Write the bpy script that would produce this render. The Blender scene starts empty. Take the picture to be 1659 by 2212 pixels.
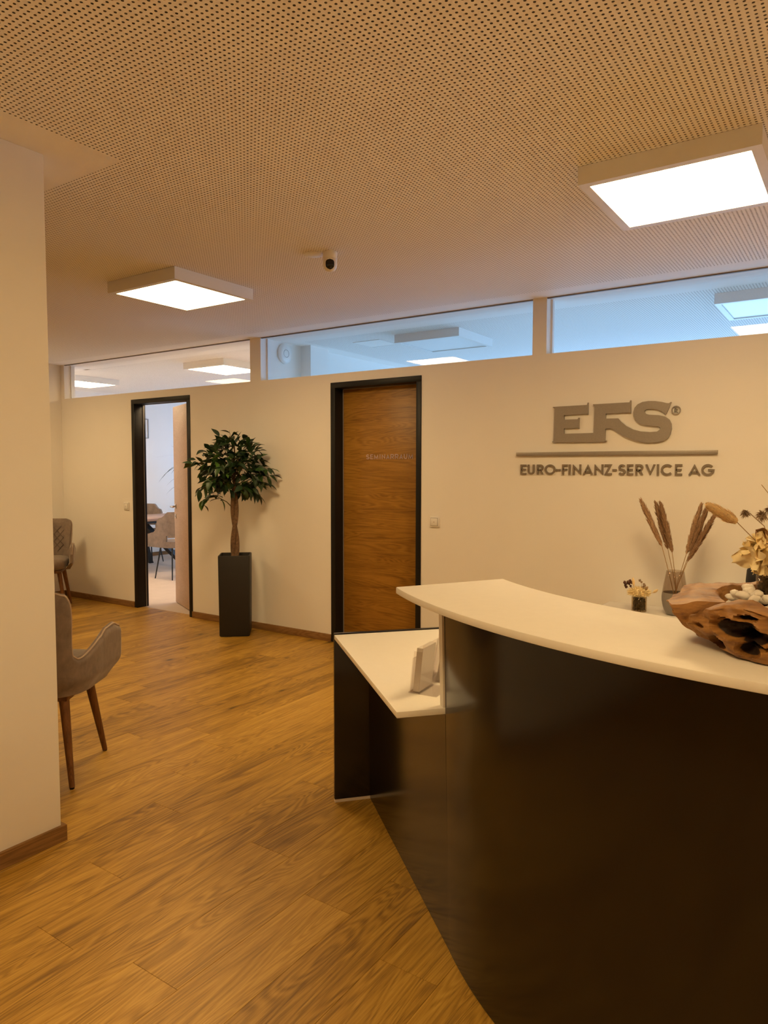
import bpy, bmesh, math, random
from mathutils import Vector, Matrix, noise as mnoise

PI = math.pi
C = bpy.context.scene.collection
S = bpy.context.scene
random.seed(7)

# ------------------------------------------------------------------ camera
cam_d = bpy.data.cameras.new('camera')
cam = bpy.data.objects.new('camera', cam_d)
C.objects.link(cam)
cam_d.sensor_fit = 'VERTICAL'
cam_d.sensor_height = 36.0
cam_d.lens = 36.0 * 1536.7 / 2212
cam_d.clip_start = 0.05
R_ = Vector((0.827616, 0.561292, 0.001502))
U_ = Vector((-0.035014, 0.048956, 0.998187))
F_ = Vector((-0.560201, 0.826169, -0.060170))
cam.matrix_world = Matrix(((R_.x, U_.x, -F_.x, 0), (R_.y, U_.y, -F_.y, 0), (R_.z, U_.z, -F_.z, 1.45265), (0, 0, 0, 1)))
S.camera = cam

# ------------------------------------------------------------------ world, daylight, exposure
W = bpy.data.worlds.new('sky')
S.world = W
W.use_nodes = True
W.node_tree.nodes['Background'].inputs[0].default_value = (0.42, 0.66, 1.0, 1)
W.node_tree.nodes['Background'].inputs[1].default_value = 1.0
S.view_settings.view_transform = 'Standard'
S.view_settings.look = 'None'
S.view_settings.gamma = 1.0
S.view_settings.use_curve_mapping = False
S.view_settings.exposure = 0.0
S.cycles.use_denoising = True
S.cycles.max_bounces = 12
S.cycles.diffuse_bounces = 8
S.cycles.transparent_max_bounces = 16
S.cycles.caustics_reflective = False
S.cycles.caustics_refractive = False

LAMP_COLOR = (1.0, 0.69, 0.325)
LAMP_POWER = 31.0          # emission of the lobby ceiling panels
DAY_COLOR = (0.30, 0.575, 1.0)


def daylight(name, loc, sx, sy, power, rot=(-PI / 2, 0, 0)):
    l = bpy.data.lights.new(name, 'AREA')
    l.shape = 'RECTANGLE'
    l.size, l.size_y = sx, sy
    l.color = DAY_COLOR
    l.energy = power
    o = bpy.data.objects.new(name, l)
    C.objects.link(o)
    o.location = loc
    o.rotation_euler = rot
    return o


# daylight through the window bands in the outer wall of the two back rooms
daylight('window_daylight', (-0.4, 8.95, 1.55), 7.0, 1.5, 205)
daylight('window_daylight', (-7.2, 8.95, 1.55), 4.2, 1.5, 52)

# ------------------------------------------------------------------ constants
D = 4.657        # face of the back wall
DT = 0.13        # its thickness
HC = 2.612       # ceiling
HS = 2.235       # sill of the glazed band
XL = -7.57       # left end wall of the lobby


# ------------------------------------------------------------------ mesh helpers
class MB:
    """collects vertices and faces of one mesh"""
    def __init__(self):
        self.v, self.f, self.m = [], [], []
        self.mi = 0

    def add(self, vs, fs):
        b = len(self.v)
        self.v += [tuple(p) for p in vs]
        for f in fs:
            self.f.append(tuple(i + b for i in f))
            self.m.append(self.mi)
        return self

    def box(self, x0, x1, y0, y1, z0, z1):
        vs = [(x, y, z) for z in (z0, z1) for y in (y0, y1) for x in (x0, x1)]
        return self.add(vs, [(0, 2, 3, 1), (4, 5, 7, 6), (0, 1, 5, 4), (2, 6, 7, 3), (0, 4, 6, 2), (1, 3, 7, 5)])

    def quad(self, a, b, c, d):
        return self.add([a, b, c, d], [(0, 1, 2, 3)])

    def lathe(self, prof, n=32, cx=0, cy=0, cap=True):
        vs, fs = [], []
        for r, z in prof:
            for i in range(n):
                a = 2 * PI * i / n
                vs.append((cx + r * math.cos(a), cy + r * math.sin(a), z))
        for k in range(len(prof) - 1):
            for i in range(n):
                j = (i + 1) % n
                fs.append((k * n + i, k * n + j, (k + 1) * n + j, (k + 1) * n + i))
        if cap:
            fs.append(tuple(reversed(range(n))))
            fs.append(tuple(range((len(prof) - 1) * n, len(prof) * n)))
        return self.add(vs, fs)

    def tube(self, path, radii, n=8, cap=True):
        path = [Vector(p) for p in path]
        if not hasattr(radii, '__len__'):
            radii = [radii] * len(path)
        vs, fs = [], []
        t0 = (path[1] - path[0]).normalized()
        ref = Vector((0, 0, 1)) if abs(t0.z) < 0.9 else Vector((1, 0, 0))
        nrm = t0.cross(ref).normalized()
        for k, p in enumerate(path):
            t = (path[min(k + 1, len(path) - 1)] - path[max(k - 1, 0)]).normalized()
            nrm = (nrm - t * nrm.dot(t)).normalized()
            bn = t.cross(nrm)
            for i in range(n):
                a = 2 * PI * i / n
                vs.append(p + (nrm * math.cos(a) + bn * math.sin(a)) * radii[k])
        for k in range(len(path) - 1):
            for i in range(n):
                j = (i + 1) % n
                fs.append((k * n + i, k * n + j, (k + 1) * n + j, (k + 1) * n + i))
        if cap:
            fs.append(tuple(reversed(range(n))))
            fs.append(tuple(range((len(path) - 1) * n, len(path) * n)))
        return self.add(vs, fs)

    def prism(self, poly, z0, z1):
        """poly in xy (counter-clockwise), extruded in z"""
        n = len(poly)
        vs = [(x, y, z0) for x, y in poly] + [(x, y, z1) for x, y in poly]
        fs = [tuple(reversed(range(n))), tuple(range(n, 2 * n))]
        for i in range(n):
            j = (i + 1) % n
            fs.append((i, j, n + j, n + i))
        return self.add(vs, fs)

    def prism_y(self, poly, y0, y1):
        """poly in xz, extruded along y"""
        n = len(poly)
        vs = [(x, y0, z) for x, z in poly] + [(x, y1, z) for x, z in poly]
        fs = [tuple(range(n)), tuple(reversed(range(n, 2 * n)))]
        for i in range(n):
            j = (i + 1) % n
            fs.append((j, i, n + i, n + j))
        return self.add(vs, fs)

    def grid(self, rows, close_u=False, close_v=False):
        nv, nu = len(rows), len(rows[0])
        vs = [p for r in rows for p in r]
        fs = []
        for k in range(nv if close_v else nv - 1):
            k2 = (k + 1) % nv
            for i in range(nu if close_u else nu - 1):
                j = (i + 1) % nu
                fs.append((k * nu + i, k * nu + j, k2 * nu + j, k2 * nu + i))
        return self.add(vs, fs)

    def sphere(self, c, r, nu=12, nv=8, sc=(1, 1, 1)):
        vs, fs = [], []
        for k in range(1, nv):
            th = PI * k / nv
            for i in range(nu):
                a = 2 * PI * i / nu
                vs.append((c[0] + r * sc[0] * math.sin(th) * math.cos(a), c[1] + r * sc[1] * math.sin(th) * math.sin(a), c[2] + r * sc[2] * math.cos(th)))
        for k in range(nv - 2):
            for i in range(nu):
                j = (i + 1) % nu
                fs.append((k * nu + i, (k + 1) * nu + i, (k + 1) * nu + j, k * nu + j))
        t = len(vs); vs.append((c[0], c[1], c[2] + r * sc[2]))
        b = len(vs); vs.append((c[0], c[1], c[2] - r * sc[2]))
        for i in range(nu):
            j = (i + 1) % nu
            fs.append((t, i, j)); fs.append((b, (nv - 2) * nu + j, (nv - 2) * nu + i))
        return self.add(vs, fs)

    def xform(self, M, start=0):
        for i in range(start, len(self.v)):
            self.v[i] = tuple(M @ Vector(self.v[i]))
        return self


def build(name, mb, mats, parent=None, smooth=False, bevel=0.0, seg=2, world=False, fix=True, angle=40):
    me = bpy.data.meshes.new(name)
    vs = mb.v
    if world and parent is not None:
        Mi = base_matrix(parent).inverted()
        vs = [tuple(Mi @ Vector(p)) for p in vs]
    me.from_pydata(vs, [], mb.f)
    if not isinstance(mats, (list, tuple)):
        mats = [mats]
    for m in mats:
        me.materials.append(m)
    if len(mats) > 1:
        me.polygons.foreach_set('material_index', mb.m)
    bm = bmesh.new(); bm.from_mesh(me)
    if fix:
        bmesh.ops.recalc_face_normals(bm, faces=bm.faces)
    if bevel > 0:
        es = [e for e in bm.edges if len(e.link_faces) == 2 and e.calc_face_angle(0) > math.radians(30)]
        bmesh.ops.bevel(bm, geom=es, offset=bevel, segments=seg, profile=0.5, affect='EDGES', clamp_overlap=True)
    if smooth or bevel > 0:
        for f in bm.faces:
            f.smooth = True
        ca = math.radians(angle)
        for e in bm.edges:
            if len(e.link_faces) == 2 and e.calc_face_angle(0) > ca:
                e.smooth = False
    bm.to_mesh(me); bm.free()
    me.update()
    o = bpy.data.objects.new(name, me)
    C.objects.link(o)
    if parent is not None:
        o.parent = parent
    return o


def base_matrix(o):
    M = Matrix.LocRotScale(o.location, o.rotation_euler, o.scale)
    return base_matrix(o.parent) @ M if o.parent else M


def tag(o, label=None, cat=None, group=None, kind=None):
    if label: o['label'] = label
    if cat: o['category'] = cat
    if group: o['group'] = group
    if kind: o['kind'] = kind
    return o


def thing(name, label, cat, loc=(0, 0, 0), rz=0.0, group=None):
    o = bpy.data.objects.new(name, None)
    C.objects.link(o)
    o.empty_display_size = 0.05
    o.location = loc
    o.rotation_euler = (0, 0, rz)
    return tag(o, label, cat, group)


def struct(name, mb, mats, label=None, **k):
    o = build(name, mb, mats, **k)
    o['kind'] = 'structure'
    if label: o['label'] = label
    return o


def copy_tree(o, parent=None):
    c = o.copy()
    C.objects.link(c)
    if parent is not None:
        c.parent = parent
    for ch in list(o.children):
        copy_tree(ch, c)
    return c


# ------------------------------------------------------------------ materials
class NT:
    def __init__(self, name):
        self.m = bpy.data.materials.new(name)
        self.m.use_nodes = True
        self.t = self.m.node_tree
        self.b = self.t.nodes['Principled BSDF']

    def n(self, typ, **k):
        nd = self.t.nodes.new(typ)
        for a, v in k.items():
            setattr(nd, a, v)
        return nd

    def l(self, a, b):
        self.t.links.new(a, b)

    def math(self, op, a, b=None, c=None):
        nd = self.n('ShaderNodeMath', operation=op)
        for i, x in enumerate((a, b, c)):
            if x is None: continue
            if isinstance(x, (int, float)): nd.inputs[i].default_value = x
            else: self.l(x, nd.inputs[i])
        return nd.outputs[0]

    def noise(self, vec, scale, detail=4, rough=0.5, dist=0.0):
        nd = self.n('ShaderNodeTexNoise')
        nd.inputs['Scale'].default_value = scale
        nd.inputs['Detail'].default_value = detail
        nd.inputs['Roughness'].default_value = rough
        nd.inputs['Distortion'].default_value = dist
        if vec is not None: self.l(vec, nd.inputs['Vector'])
        return nd.outputs['Fac']

    def ramp(self, fac, stops):
        nd = self.n('ShaderNodeValToRGB')
        cr = nd.color_ramp
        while len(cr.elements) < len(stops): cr.elements.new(0.5)
        for e, (p, c) in zip(cr.elements, stops):
            e.position = p
            e.color = (*c, 1) if len(c) == 3 else c
        self.l(fac, nd.inputs[0])
        return nd.outputs[0]

    def mapping(self, vec, scale=(1, 1, 1), loc=(0, 0, 0)):
        nd = self.n('ShaderNodeMapping')
        nd.inputs['Scale'].default_value = scale
        nd.inputs['Location'].default_value = loc
        self.l(vec, nd.inputs['Vector'])
        return nd.outputs[0]

    def mix(self, fac, a, b, blend='MIX'):
        nd = self.n('ShaderNodeMix', data_type='RGBA', blend_type=blend)
        for idx, x in ((0, fac), (6, a), (7, b)):
            if isinstance(x, (int, float)): nd.inputs[idx].default_value = x
            elif isinstance(x, tuple): nd.inputs[idx].default_value = (*x, 1)
            else: self.l(x, nd.inputs[idx])
        return nd.outputs[2]

    def bump(self, h, strength=0.2, dist=0.01):
        nd = self.n('ShaderNodeBump')
        nd.inputs['Strength'].default_value = strength
        nd.inputs['Distance'].default_value = dist
        self.l(h, nd.inputs['Height'])
        self.l(nd.outputs[0], self.b.inputs['Normal'])

    def set(self, **k):
        for a, v in k.items():
            i = self.b.inputs[a.replace('_', ' ')]
            if isinstance(v, (int, float)): i.default_value = v
            elif isinstance(v, tuple): i.default_value = (*v, 1)
            else: self.l(v, i)
        return self


def simple(name, col, rough=0.5, metal=0.0, var=0.0, vscale=30, bump=0.0, bscale=200, spec=0.5):
    t = NT(name)
    t.set(Roughness=rough, Metallic=metal)
    t.b.inputs['Specular IOR Level'].default_value = spec
    g = t.n('ShaderNodeNewGeometry').outputs['Position']
    f = t.noise(g, vscale, 4)
    lo = tuple(c * (1 - var) for c in col); hi = tuple(min(1, c * (1 + var)) for c in col)
    t.set(Base_Color=t.ramp(f, [(0.25, lo), (0.75, hi)]))
    if bump > 0:
        t.bump(t.noise(g, bscale, 3), bump, 0.002)
    return t.m


def perforated():
    t = NT('perforated_gypsum')
    t.set(Roughness=0.85, Base_Color=(0.94, 0.925, 0.90))
    t.b.inputs['Specular IOR Level'].default_value = 0.2
    pos = t.n('ShaderNodeNewGeometry').outputs['Position']
    sep = t.n('ShaderNodeSeparateXYZ'); t.l(pos, sep.inputs[0])
    P = 0.018
    d = []
    for i, o in ((0, 0.0131), (1, 0.0045)):
        x = t.math('SUBTRACT', sep.outputs[i], o - 0.5 * P)
        x = t.math('DIVIDE', x, P)
        x = t.math('FRACT', t.math('ADD', x, 4000.0))
        x = t.math('SUBTRACT', x, 0.5)
        d.append(t.math('MULTIPLY', x, x))
    r2 = t.math('ADD', d[0], d[1])
    hole = t.math('LESS_THAN', r2, (0.0040 / P) ** 2)
    tr = t.n('ShaderNodeBsdfTransparent')
    mx = t.n('ShaderNodeMixShader')
    out = t.t.nodes['Material Output']
    t.l(hole, mx.inputs[0]); t.l(t.b.outputs[0], mx.inputs[1]); t.l(tr.outputs[0], mx.inputs[2])
    t.l(mx.outputs[0], out.inputs['Surface'])
    return t.m


def oak(name, dark, mid, light, axis='y', rough=0.42, knots=True, gain=1.0):
    """plank wood: grain runs along the given axis; every object gets its own piece of the pattern"""
    t = NT(name)
    pos = t.n('ShaderNodeNewGeometry').outputs['Position']
    rnd = t.n('ShaderNodeObjectInfo').outputs['Random']
    off = t.n('ShaderNodeCombineXYZ')
    t.l(t.math('MULTIPLY', rnd, 37.0), off.inputs[0]); t.l(t.math('MULTIPLY', rnd, 91.0), off.inputs[1]); t.l(t.math('MULTIPLY', rnd, 53.0), off.inputs[2])
    add = t.n('ShaderNodeVectorMath', operation='ADD'); t.l(pos, add.inputs[0]); t.l(off.outputs[0], add.inputs[1])
    v = add.outputs[0]
    def sc(a, b):
        return {'y': (a, b, a), 'x': (b, a, a), 'z': (a, a, b)}[axis]
    fine = t.noise(t.mapping(v, sc(170, 4.5)), 1.0, 6, 0.66, 0.4)
    broad = t.noise(t.mapping(v, sc(9, 0.9)), 1.0, 3, 0.5, 0.6)
    fig = t.noise(t.mapping(v, sc(7.5, 0.75)), 1.0, 2, 0.45, 0.8)
    ring = t.math('SINE', t.math('MULTIPLY', fig, 130.0))
    ring = t.math('MULTIPLY_ADD', ring, 0.5, 0.5)
    pores = t.noise(t.mapping(v, sc(420, 14)), 1.0, 3, 0.6)
    a = t.math('MULTIPLY_ADD', fine, 0.55, t.math('MULTIPLY', broad, 0.44))
    a = t.math('ADD', a, t.math('MULTIPLY', ring, 0.13))
    a = t.math('ADD', a, t.math('MULTIPLY_ADD', rnd, 0.13, -0.095))
    col = t.ramp(a, [(0.34, dark), (0.53, mid), (0.72, light)])
    pf = t.ramp(pores, [(0.30, (0.62, 0.58, 0.52)), (0.46, (1, 1, 1))])
    col = t.mix(0.75, col, pf, 'MULTIPLY')
    if knots:
        vo = t.n('ShaderNodeTexVoronoi'); vo.inputs['Scale'].default_value = 1.0
        t.l(t.mapping(v, sc(6.0, 3.0)), vo.inputs['Vector'])
        sepc = t.n('ShaderNodeSeparateColor'); t.l(vo.outputs['Color'], sepc.inputs[0])
        gate = t.math('GREATER_THAN', sepc.outputs[0], 0.70)
        kd = t.math('ADD', vo.outputs['Distance'], t.math('MULTIPLY_ADD', fine, 0.12, -0.06))
        core = t.ramp(kd, [(0.03, (1, 1, 1)), (0.115, (0, 0, 0))])
        halo = t.ramp(kd, [(0.05, (1, 1, 1)), (0.26, (0, 0, 0))])
        col = t.mix(t.math('MULTIPLY', t.math('MULTIPLY', halo, gate), 0.6), col, tuple(c * 0.62 for c in dark))
        col = t.mix(t.math('MULTIPLY', t.math('MULTIPLY', core, gate), 0.92), col, tuple(c * 0.30 for c in dark))
    t.set(Base_Color=col, Roughness=rough)
    t.b.inputs['Specular IOR Level'].default_value = 0.35
    t.bump(t.math('ADD', t.math('MULTIPLY', pores, 0.6), fine), 0.12, 0.002)
    return t.m


def emitter(name, col, power):
    m = bpy.data.materials.new(name)
    m.use_nodes = True
    t = m.node_tree
    t.nodes.remove(t.nodes['Principled BSDF'])
    e = t.nodes.new('ShaderNodeEmission')
    e.inputs[0].default_value = (*col, 1)
    e.inputs[1].default_value = power
    t.links.new(e.outputs[0], t.nodes['Material Output'].inputs[0])
    return m


def pane_glass(name, tint=(1, 1, 1), ior=1.5):
    m = bpy.data.materials.new(name)
    m.use_nodes = True
    t = m.node_tree
    t.nodes.remove(t.nodes['Principled BSDF'])
    tr = t.nodes.new('ShaderNodeBsdfTransparent'); tr.inputs[0].default_value = (*tint, 1)
    gl = t.nodes.new('ShaderNodeBsdfGlossy'); gl.inputs['Roughness'].default_value = 0.0
    fr = t.nodes.new('ShaderNodeFresnel')
    ge = t.nodes.new('ShaderNodeNewGeometry')        # same reflectance on both sides of the thin sheet
    mr = t.nodes.new('ShaderNodeMapRange')
    mr.inputs['To Min'].default_value = ior; mr.inputs['To Max'].default_value = 1 / ior
    t.links.new(ge.outputs['Backfacing'], mr.inputs['Value']); t.links.new(mr.outputs[0], fr.inputs[0])
    mx = t.nodes.new('ShaderNodeMixShader')
    t.links.new(fr.outputs[0], mx.inputs[0]); t.links.new(tr.outputs[0], mx.inputs[1]); t.links.new(gl.outputs[0], mx.inputs[2])
    t.links.new(mx.outputs[0], t.nodes['Material Output'].inputs[0])
    return m


def velvet(name, col, quilt=False):
    t = NT(name)
    pos = t.n('ShaderNodeTexCoord').outputs['Object']
    f = t.noise(pos, 14, 5, 0.6, 0.5)
    f2 = t.noise(t.mapping(pos, (60, 60, 25)), 1.0, 4, 0.6)
    a = t.math('MULTIPLY_ADD', f, 0.7, t.math('MULTIPLY', f2, 0.3))
    t.set(Base_Color=t.ramp(a, [(0.32, tuple(c * 0.74 for c in col)), (0.68, tuple(c * 1.22 for c in col))]), Roughness=0.75)
    t.b.inputs['Sheen Weight'].default_value = 0.35
    t.b.inputs['Sheen Roughness'].default_value = 0.4
    t.b.inputs['Specular IOR Level'].default_value = 0.2
    t.bump(t.noise(pos, 300, 3), 0.15, 0.001)
    return t.m


def teak():
    t = NT('teak_root')
    pos = t.n('ShaderNodeTexCoord').outputs['Object']
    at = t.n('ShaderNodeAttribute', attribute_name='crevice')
    f = t.noise(t.mapping(pos, (9, 14, 34)), 1.0, 6, 0.62, 1.6)
    g = t.noise(t.mapping(pos, (26, 36, 110)), 1.0, 5, 0.65, 0.8)
    a = t.math('MULTIPLY_ADD', f, 0.65, t.math('MULTIPLY', g, 0.35))
    col = t.ramp(a, [(0.30, (0.085, 0.032, 0.010)), (0.45, (0.235, 0.105, 0.025)), (0.58, (0.35, 0.17, 0.042)), (0.75, (0.43, 0.23, 0.07))])
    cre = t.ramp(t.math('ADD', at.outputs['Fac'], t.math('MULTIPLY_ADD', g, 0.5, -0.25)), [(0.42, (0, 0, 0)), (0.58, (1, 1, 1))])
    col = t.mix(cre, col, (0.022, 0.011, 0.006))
    t.set(Base_Color=col, Roughness=0.56)
    t.bump(a, 0.6, 0.004)
    return t.m


M = {}
M['wall'] = simple('wall_paint', (0.83, 0.805, 0.76), 0.8, var=0.012, vscale=3, bump=0.06, bscale=260, spec=0.25)
M['ceil'] = simple('ceiling_paint', (0.92, 0.905, 0.88), 0.85, var=0.01, vscale=3, spec=0.2)
M['perf'] = perforated()
M['fleece'] = simple('acoustic_fleece', (0.42, 0.38, 0.34), 0.95, var=0.03)
M['floor'] = oak('oak_plank', (0.19, 0.095, 0.012), (0.43, 0.238, 0.034), (0.60, 0.36, 0.066), 'y', 0.42)
M['gap'] = simple('joint_dark', (0.05, 0.03, 0.015), 0.9)
M['skirt'] = oak('oak_skirting', (0.15, 0.075, 0.024), (0.26, 0.135, 0.045), (0.34, 0.19, 0.07), 'x', 0.5, knots=False)
M['skirt_y'] = oak('oak_skirting_side', (0.15, 0.075, 0.024), (0.26, 0.135, 0.045), (0.34, 0.19, 0.07), 'y', 0.5, knots=False)
M['floor_daylit'] = simple('meeting_room_floor', (0.50, 0.40, 0.31), 0.7, var=0.05, vscale=6, bump=0.1)  # strong daylight on the floor put into a paler colour than the lobby oak
M['steel'] = simple('dark_frame_steel', (0.012, 0.0115, 0.011), 0.45, var=0.05, spec=0.25)
M['seal'] = simple('grey_seal', (0.30, 0.29, 0.28), 0.6)
M['shadow_strip'] = simple('shadow_gap_brown', (0.22, 0.19, 0.165), 0.7)  # brown-grey colour stands in for the shadow line at the window heads
M['door'] = oak('oak_door_veneer', (0.17, 0.078, 0.009), (0.32, 0.155, 0.021), (0.43, 0.22, 0.036), 'x', 0.40, knots=False)
M['door_light'] = oak('beech_door_veneer', (0.50, 0.33, 0.205), (0.58, 0.40, 0.26), (0.64, 0.46, 0.31), 'x', 0.5, knots=False)
M['white'] = simple('white_powder_coat', (0.80, 0.79, 0.77), 0.45, var=0.01)
M['plastic'] = simple('white_plastic', (0.80, 0.78, 0.74), 0.35, var=0.01)
M['lamp'] = emitter('lamp_diffuser_lit', LAMP_COLOR, LAMP_POWER)
M['lamp_room'] = emitter('lamp_diffuser_lit_room', (1.0, 0.70, 0.38), 46.0)
M['lamp_off'] = simple('lamp_diffuser_off', (0.78, 0.80, 0.80), 0.35)
M['glass'] = pane_glass('window_glass', (0.97, 0.985, 0.98))
M['black'] = simple('black_gloss', (0.004, 0.004, 0.004), 0.12)
M['laminate_desk'] = simple('warm_white_desk_laminate', (0.90, 0.875, 0.80), 0.36, var=0.01, vscale=40, bump=0.03, bscale=900)
M['laminate'] = simple('white_laminate', (0.715, 0.685, 0.63), 0.58, var=0.015, vscale=40, bump=0.04, bscale=900, spec=0.3)
M['edge'] = simple('cream_edge_band', (0.72, 0.64, 0.53), 0.45)
M['counter'] = simple('black_brown_gloss_panel', (0.010, 0.0075, 0.0055), 0.16, var=0.05, vscale=8)
M['letters'] = simple('brushed_grey_metal', (0.33, 0.295, 0.255), 0.45, metal=0.35, var=0.05, vscale=120)
M['letters_dark'] = simple('grey_letter_face', (0.23, 0.19, 0.145), 0.5, metal=0.2)
M['door_letters'] = simple('grey_door_letter', (0.50, 0.38, 0.37), 0.5)
M['planter'] = simple('anthracite_planter', (0.016, 0.0145, 0.0135), 0.55, var=0.06, vscale=20, bump=0.05)
M['pebble'] = simple('white_pebble', (0.74, 0.71, 0.66), 0.6, var=0.07, vscale=60, bump=0.15, bscale=160)
M['bark'] = simple('ficus_bark', (0.15, 0.085, 0.043), 0.85, var=0.45, vscale=60, bump=0.6, bscale=120)
M['twig'] = simple('green_brown_twig', (0.09, 0.07, 0.03), 0.8, var=0.3)
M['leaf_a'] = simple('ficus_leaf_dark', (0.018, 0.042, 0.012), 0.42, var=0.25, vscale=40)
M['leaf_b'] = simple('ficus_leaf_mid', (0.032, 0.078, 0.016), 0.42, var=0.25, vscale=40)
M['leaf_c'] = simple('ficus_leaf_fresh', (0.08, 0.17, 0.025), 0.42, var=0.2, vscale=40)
M['velvet'] = velvet('taupe_velvet', (0.215, 0.165, 0.130))
M['velvet_pipe'] = simple('taupe_piping', (0.42, 0.32, 0.24), 0.7)
M['velvet_dk'] = velvet('taupe_velvet_seam', (0.145, 0.108, 0.083))
M['leg'] = oak('walnut_leg', (0.09, 0.035, 0.010), (0.16, 0.065, 0.018), (0.22, 0.095, 0.03), 'z', 0.4, knots=False)
M['blackmetal'] = simple('black_metal', (0.012, 0.012, 0.012), 0.45)
M['tabletop'] = simple('meeting_tabletop', (0.32, 0.20, 0.13), 0.45, var=0.12, vscale=14)
M['chrome'] = simple('brushed_steel', (0.55, 0.53, 0.50), 0.28, metal=1.0)
M['palm'] = simple('palm_leaf', (0.05, 0.075, 0.03), 0.5, var=0.2)
M['paper'] = simple('brochure_paper', (0.70, 0.67, 0.62), 0.6, var=0.04)
M['acryl'] = pane_glass('clear_acrylic', (0.93, 0.91, 0.90), 1.45)
M['teak'] = teak()
M['smoke'] = pane_glass('smoked_glass', (0.84, 0.795, 0.75), 1.4)
M['vasegrey'] = simple('grey_vase_coating', (0.25, 0.225, 0.20), 0.42)
M['jarglass'] = pane_glass('jar_glass', (0.86, 0.80, 0.68), 1.45)
M['moss'] = simple('dried_moss', (0.10, 0.07, 0.028), 0.9, var=0.6, vscale=120, bump=0.8, bscale=150)
M['plume'] = simple('pampas_plume', (0.38, 0.24, 0.14), 0.9, var=0.3, vscale=150)
M['plume_light'] = simple('pampas_plume_pale', (0.50, 0.33, 0.20), 0.9, var=0.3, vscale=150)
M['straw'] = simple('straw_stem', (0.36, 0.23, 0.10), 0.8, var=0.2)
M['bunny'] = simple('bunny_tail_fluff', (0.84, 0.66, 0.38), 0.95, var=0.15, vscale=200)
M['hydra'] = simple('cream_petal', (0.88, 0.76, 0.47), 0.7, var=0.12, vscale=50)
M['tanleaf'] = simple('dried_tan_leaf', (0.30, 0.155, 0.055), 0.6, var=0.25, vscale=40)
M['thistle'] = simple('dried_thistle', (0.32, 0.23, 0.15), 0.9, var=0.3)
M['berry'] = simple('dried_dark_berry', (0.085, 0.035, 0.022), 0.8, var=0.3)
M['navy'] = simple('navy_black_vase', (0.006, 0.007, 0.011), 0.5, var=0.1)
M['led'] = simple('switch_lens', (0.25, 0.10, 0.05), 0.3)

# ------------------------------------------------------------------ setting: walls
XR, YB, YF = 3.4, -2.6, 9.0
d1 = (-6.31, -5.415)
d2 = (-3.69, -2.815)
DH = 2.162
mb = MB()
Y0, Y1 = D, D + DT
for x0, x1 in ((-9.9, d1[0]), (d1[1], d2[0]), (d2[1], XR)):
    mb.box(x0, x1, Y0, Y1, 0, DH)
mb.box(-9.9, XR, Y0, Y1, DH, HS)
for x0, x1 in ((-9.9, -7.5), (-4.61, -4.48), (-1.93, -1.83), (0.95, XR)):
    mb.box(x0, x1, Y0, Y1, HS, HC + 0.002)
struct('wall_back', mb, M['wall'], 'cream back wall with two dark framed doors under a glazed band')

mb = MB().box(XL - 0.15, XL, YB, D - 0.001, 0, HC)
struct('wall_left_end', mb, M['wall'], 'cream end wall behind the far armchair')
mb = MB().box(-2.86, -2.56, YB, 1.53, 0, HC)
struct('wall_left', mb, M['wall'], 'cream partition end in the left foreground', bevel=0.004)
mb = MB().box(XR, XR + 0.15, YB, D, 0, HC)
struct('wall_right', mb, M['wall'])
mb = MB().box(XL - 0.15, XR + 0.15, YB - 0.15, YB, 0, HC)
struct('wall_behind', mb, M['wall'])
# rooms behind the back wall
mb = MB().box(-4.61, -4.48, Y1, YF, 0, HC).box(-4.48, -4.36, 5.2, 5.46, 0, HC)
struct('wall_partition', mb, M['wall'], 'white partition wall between the two back rooms')
mb = MB().box(-9.99, -9.84, Y1, YF, 0, HC)
struct('wall_meeting_left', mb, M['wall'], 'white far wall of the meeting room seen through the open door')
mb = MB().box(XR, XR + 0.15, Y1, YF, 0, HC)
struct('wall_seminar_right', mb, M['wall'])
mb = MB()
mb.box(-9.99, XR + 0.15, YF, YF + 0.15, 0, 0.75).box(-9.99, XR + 0.15, YF, YF + 0.15, 2.35, HC)
for x0, x1 in ((-9.99, -9.4), (-5.0, -4.0), (3.2, XR + 0.15)):
    mb.box(x0, x1, YF, YF + 0.15, 0.75, 2.35)
struct('wall_outer', mb, M['wall'])

# ------------------------------------------------------------------ ceiling
mb = MB()
MX, MY = -2.376, 1.731          # corner of the perforated field at the partition
def rect(x0, x1, y0, y1, z=HC):
    mb.quad((x0, y0, z), (x0, y1, z), (x1, y1, z), (x1, y0, z))
perf_rects = [(-7.39, MX, MY, 4.479), (MX, 3.22, -2.42, 4.479), (-7.39, -3.05, -2.42, MY),
              (-4.30, 3.22, 5.04, 8.82), (-9.66, -4.79, 5.04, 8.82)]
mb.mi = 1
for r in perf_rects: rect(*r)
mb.mi = 0
for r in [(XL - .1, XR, 4.479, Y1 + 0.213), (XL - .1, -7.39, YB, 4.479), (3.22, XR, YB, 4.479), (-7.39, 3.22, YB, -2.42), (-3.05, MX, -2.42, MY),
          (-9.9, XL - .1, Y0, 5.04), (XL, XR, Y1 + .213, 5.04), (-4.79, -4.30, 5.04, 8.82), (-9.9, -9.66, 5.04, 9), (3.22, XR, 5.04, 9), (-9.66, 3.22, 8.82, 9)]:
    rect(*r)
ceil = struct('ceiling', mb, [M['ceil'], M['perf']], 'perforated acoustic ceiling with plain margins', fix=False)
mb = MB()
mb.box(-10, XR + .2, YB - .2, YF + .2, HC + 0.011, HC + 0.06)
build('backing', mb, M['fleece'], ceil)

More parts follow.
